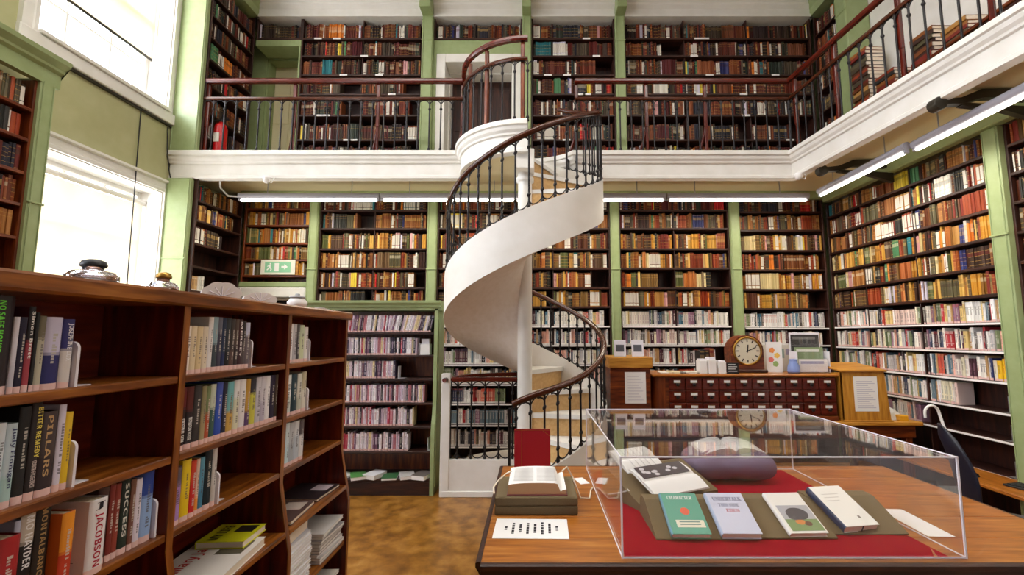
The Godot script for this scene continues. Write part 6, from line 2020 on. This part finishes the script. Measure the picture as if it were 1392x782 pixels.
# ------------------------------------------------------------------ small things
func small_things() -> void:
	var g: Geo
	# glass inkwells and jars along the top of the foreground bookcase
	var jars := [[-1.345, -1.36, 0.062, 0.048, "wide glass inkwell with a dark stopper at the near end", true], [-1.40, -1.69, 0.048, 0.055, "round glass inkwell with a brass lid in front of the window", true]]
	for q in jars:
		var t := thing("glass_inkwell", q[4] + " of the bookcase top" if q[5] and q[1] > -1.5 else q[4], "inkwell", Vector3(q[0] + 0.02, 1.808, q[1]))
		g = Geo.new()
		g.lathe([[0.0, 0.0], [q[2] * 0.96, 0.0], [q[2], 0.006], [q[2], q[3] * 0.45], [q[2] * 0.8, q[3] * 0.7], [q[2] * 0.4, q[3] * 0.8], [q[2] * 0.4, q[3]], [q[2] * 0.3, q[3]], [q[2] * 0.3, q[3] * 0.75], [q[2] * 0.7, q[3] * 0.5], [q[2] * 0.8, 0.012], [0.0, 0.01]], Vector3.ZERO, 24)
		var gm := mat(Color(0.98, 0.98, 1.0, 0.02), 0.02)
		gm.refraction_enabled = true
		gm.refraction_scale = 0.05
		put("body", g, gm, t)
		g = Geo.new()
		g.lathe([[0.0, q[3]], [q[2] * 0.48, q[3]], [q[2] * 0.52, q[3] + 0.006], [q[2] * 0.45, q[3] + 0.018], [q[2] * 0.2, q[3] + 0.024], [0.0, q[3] + 0.024]], Vector3.ZERO, 18)
		put("stopper", g, M.black if q[1] > -1.5 else M.brass, t)
	for k in 2:
		var t := thing("paper_rosette", ["large scalloped white paper ornament on the bookcase top", "smaller scalloped white paper ornament behind the large one"][k], "ornament", Vector3(-1.40, 1.808, [-2.04, -2.33][k]), 0.7)
		t.scale = Vector3.ONE * 1.35
		var p := PackedVector2Array([Vector2(-0.05, 0), Vector2(0.05, 0)])
		for i in 25:
			var a := PI * i / 24.0
			var r := 0.052 + 0.004 * absf(sin(a * 4.0))
			p.append(Vector2(cos(a) * r * 1.05, 0.015 + sin(a) * r * (0.85 if k == 0 else 0.6)))
		g = Geo.new()
		g.slab(p, 0.01, 0.02)
		put("front", g, M.paper, t)
		g = Geo.new()
		for i in 5: g.tube([Vector3(0, 0.012, 0.011), Vector3(cos(PI * (i + 1) / 6.0) * 0.04, 0.012 + sin(PI * (i + 1) / 6.0) * 0.035, 0.011)], 0.0015, 4)
		put("ribs", g, M.polished, t)
	var jar := thing("pottery_jar", "small white lidded jar on the bookcase top near its far end", "jar", Vector3(-1.38, 1.808, -2.66))
	jar.scale = Vector3.ONE * 1.25
	g = Geo.new()
	g.lathe([[0.0, 0.0], [0.03, 0.0], [0.042, 0.015], [0.044, 0.03], [0.032, 0.045], [0.03, 0.05], [0.0, 0.05]], Vector3.ZERO, 18)
	put("body", g, M.paper, jar)
	g = Geo.new()
	g.lathe([[0.0, 0.05], [0.034, 0.05], [0.034, 0.056], [0.01, 0.062], [0.01, 0.07], [0.0, 0.072]], Vector3.ZERO, 16)
	put("lid", g, M.grey, jar)
	for k in 3:
		var t := thing("porcelain_dish", "little white dish at the far end of the bookcase top, %s" % ["nearest", "middle", "farthest"][k], "dish", Vector3(-1.36 - 0.02 * k, 1.808, -2.90 - 0.075 * k))
		g = Geo.new()
		g.lathe([[0.0, 0.0], [0.02, 0.0], [0.034, 0.018], [0.032, 0.02], [0.018, 0.006], [0.0, 0.005]], Vector3.ZERO, 16)
		put("bowl", g, M.paper, t)
		g = Geo.new()
		g.lathe([[0.0, 0.022], [0.012, 0.018], [0.018, 0.006]], Vector3.ZERO, 12)
		put("contents", g, M.polished, t)
	# exit sign on the short bookcase
	var s := thing("exit_sign", "green and white fire exit sign with running figure and arrow", "sign", Vector3(-3.78, 2.51, BACK + 0.012))
	boxpart("plate", Vector3(-0.02, -0.01, -0.01), Vector3(0.46, 0.2, 0.0), mat(rgb(232, 230, 214), 0.5), s, 0.003)
	boxpart("field", Vector3(0.04, 0.02, 0.0), Vector3(0.40, 0.17, 0.002), mat(rgb(140, 200, 160), 0.5), s, 0.0)
	g = Geo.new()
	g.t = Transform3D(Basis.IDENTITY, Vector3(0.11, 0.095, 0.003))
	g.slab(PackedVector2Array([Vector2(-0.012, 0.03), Vector2(0.014, 0.026), Vector2(0.012, -0.008), Vector2(0.03, -0.03), Vector2(0.014, -0.055), Vector2(0.004, -0.05), Vector2(0.012, -0.03), Vector2(-0.006, -0.016), Vector2(-0.03, -0.045), Vector2(-0.046, -0.04), Vector2(-0.018, -0.006), Vector2(-0.016, 0.012), Vector2(-0.036, 0.002), Vector2(-0.036, 0.014)]), 0.0, 0.001)
	g.slab(PackedVector2Array([Vector2(0.0, 0.034), Vector2(0.012, 0.036), Vector2(0.016, 0.047), Vector2(0.01, 0.057), Vector2(-0.002, 0.055), Vector2(-0.006, 0.044)]), 0.0, 0.001)
	put("running_figure", g, M.paper, s)
	boxpart("doorway", Vector3(0.175, 0.035, 0.002), Vector3(0.235, 0.15, 0.003), M.paper, s, 0.0)
	g = Geo.new()
	g.slab(PackedVector2Array([Vector2(0.27, 0.085), Vector2(0.31, 0.085), Vector2(0.31, 0.06), Vector2(0.36, 0.098), Vector2(0.31, 0.136), Vector2(0.31, 0.11), Vector2(0.27, 0.11)]), 0.003, 0.001)
	put("arrow", g, M.paper, s)
	var s2 := thing("sign_board", "plain wooden board behind the exit sign", "board", Vector3(-3.81, 2.497, BACK - 0.03))
	boxpart("board", Vector3(0, 0, 0), Vector3(0.52, 0.2, 0.02), M.honey_x, s2, 0.003)
	# fire extinguisher on the gallery
	var f := thing("fire_extinguisher", "red fire extinguisher on the gallery behind the left railing", "fire extinguisher", Vector3(-4.02, GALLERY, -5.62))
	g = Geo.new()
	g.lathe([[0.0, 0.0], [0.07, 0.0], [0.075, 0.01], [0.075, 0.40], [0.06, 0.45], [0.03, 0.475], [0.025, 0.49], [0.0, 0.49]], Vector3.ZERO, 20)
	put("cylinder", g, mat(rgb(196, 18, 22), 0.3), f)
	g = Geo.new()
	g.lathe([[0.0, 0.49], [0.022, 0.49], [0.022, 0.52], [0.0, 0.525]], Vector3.ZERO, 12)
	g.cbox(Vector3(-0.015, 0.52, -0.015), Vector3(0.10, 0.532, 0.015), 0.004)
	g.cbox(Vector3(-0.015, 0.545, -0.015), Vector3(0.09, 0.555, 0.015), 0.004)
	put("valve", g, M.black, f)
	g = Geo.new()
	g.tube([Vector3(-0.01, 0.51, 0.01), Vector3(-0.08, 0.50, 0.02), Vector3(-0.10, 0.40, 0.03), Vector3(-0.09, 0.2, 0.04)], 0.01, 6)
	put("hose", g, M.black, f)
	boxpart("label", Vector3(-0.035, 0.2, 0.068), Vector3(0.035, 0.32, 0.078), mat(rgb(226, 220, 206), 0.6), f, 0.002)
	# stacks of books on the right gallery floor
	var cb := thing("low_cupboard", "low brown cupboard along the right wall of the gallery", "cupboard", Vector3(4.07, GALLERY - 0.03, -5.58))
	boxpart("body", Vector3(0, 0, 0), Vector3(0.35, 0.60, 2.6), M.dark_z, cb, 0.006)
	boxpart("top", Vector3(-0.02, 0.60, -0.01), Vector3(0.36, 0.63, 2.62), M.maho_z, cb, 0.006)
	for k in 4: boxpart("door", Vector3(-0.012, 0.05, 0.04 + k * 0.64), Vector3(0.0, 0.56, 0.62 + k * 0.64), M.dark_y, cb, 0.004)
	var stacks := [[4.2, -5.40, 15], [4.22, -5.05, 5], [4.2, -4.50, 7], [4.22, -4.15, 4]]
	for q in stacks.size():
		var y := GALLERY + 0.601
		for k in stacks[q][2]:
			var th := rng.randf_range(0.035, 0.06)
			var c := c3(pick(BROWN))
			var t := thing("stacked_book", "%s old book, %s from the floor in gallery stack %s" % [colour_name(c), ordinal(k + 1), ["by the pilaster", "second from the pilaster", "third from the pilaster", "nearest the viewer"][q]], "book", Vector3(stacks[q][0] + rng.randf_range(-0.02, 0.02), y, stacks[q][1]), rng.randf_range(-0.07, 0.07), "book stacks on the right gallery")
			boxpart("page_block", Vector3(-0.1, 0.003, -0.13), Vector3(0.115, th - 0.003, 0.13), M.page, t, 0.002)
			g = Geo.new()
			g.cbox(Vector3(-0.115, 0, -0.135), Vector3(0.12, 0.003, 0.135), 0.001)
			g.cbox(Vector3(-0.115, th - 0.003, -0.135), Vector3(0.12, th, 0.135), 0.001)
			g.cbox(Vector3(-0.118, 0, -0.135), Vector3(-0.112, th, 0.135), 0.002)
			put("binding", g, mat(c, 0.5), t)
			y += th + 0.0005
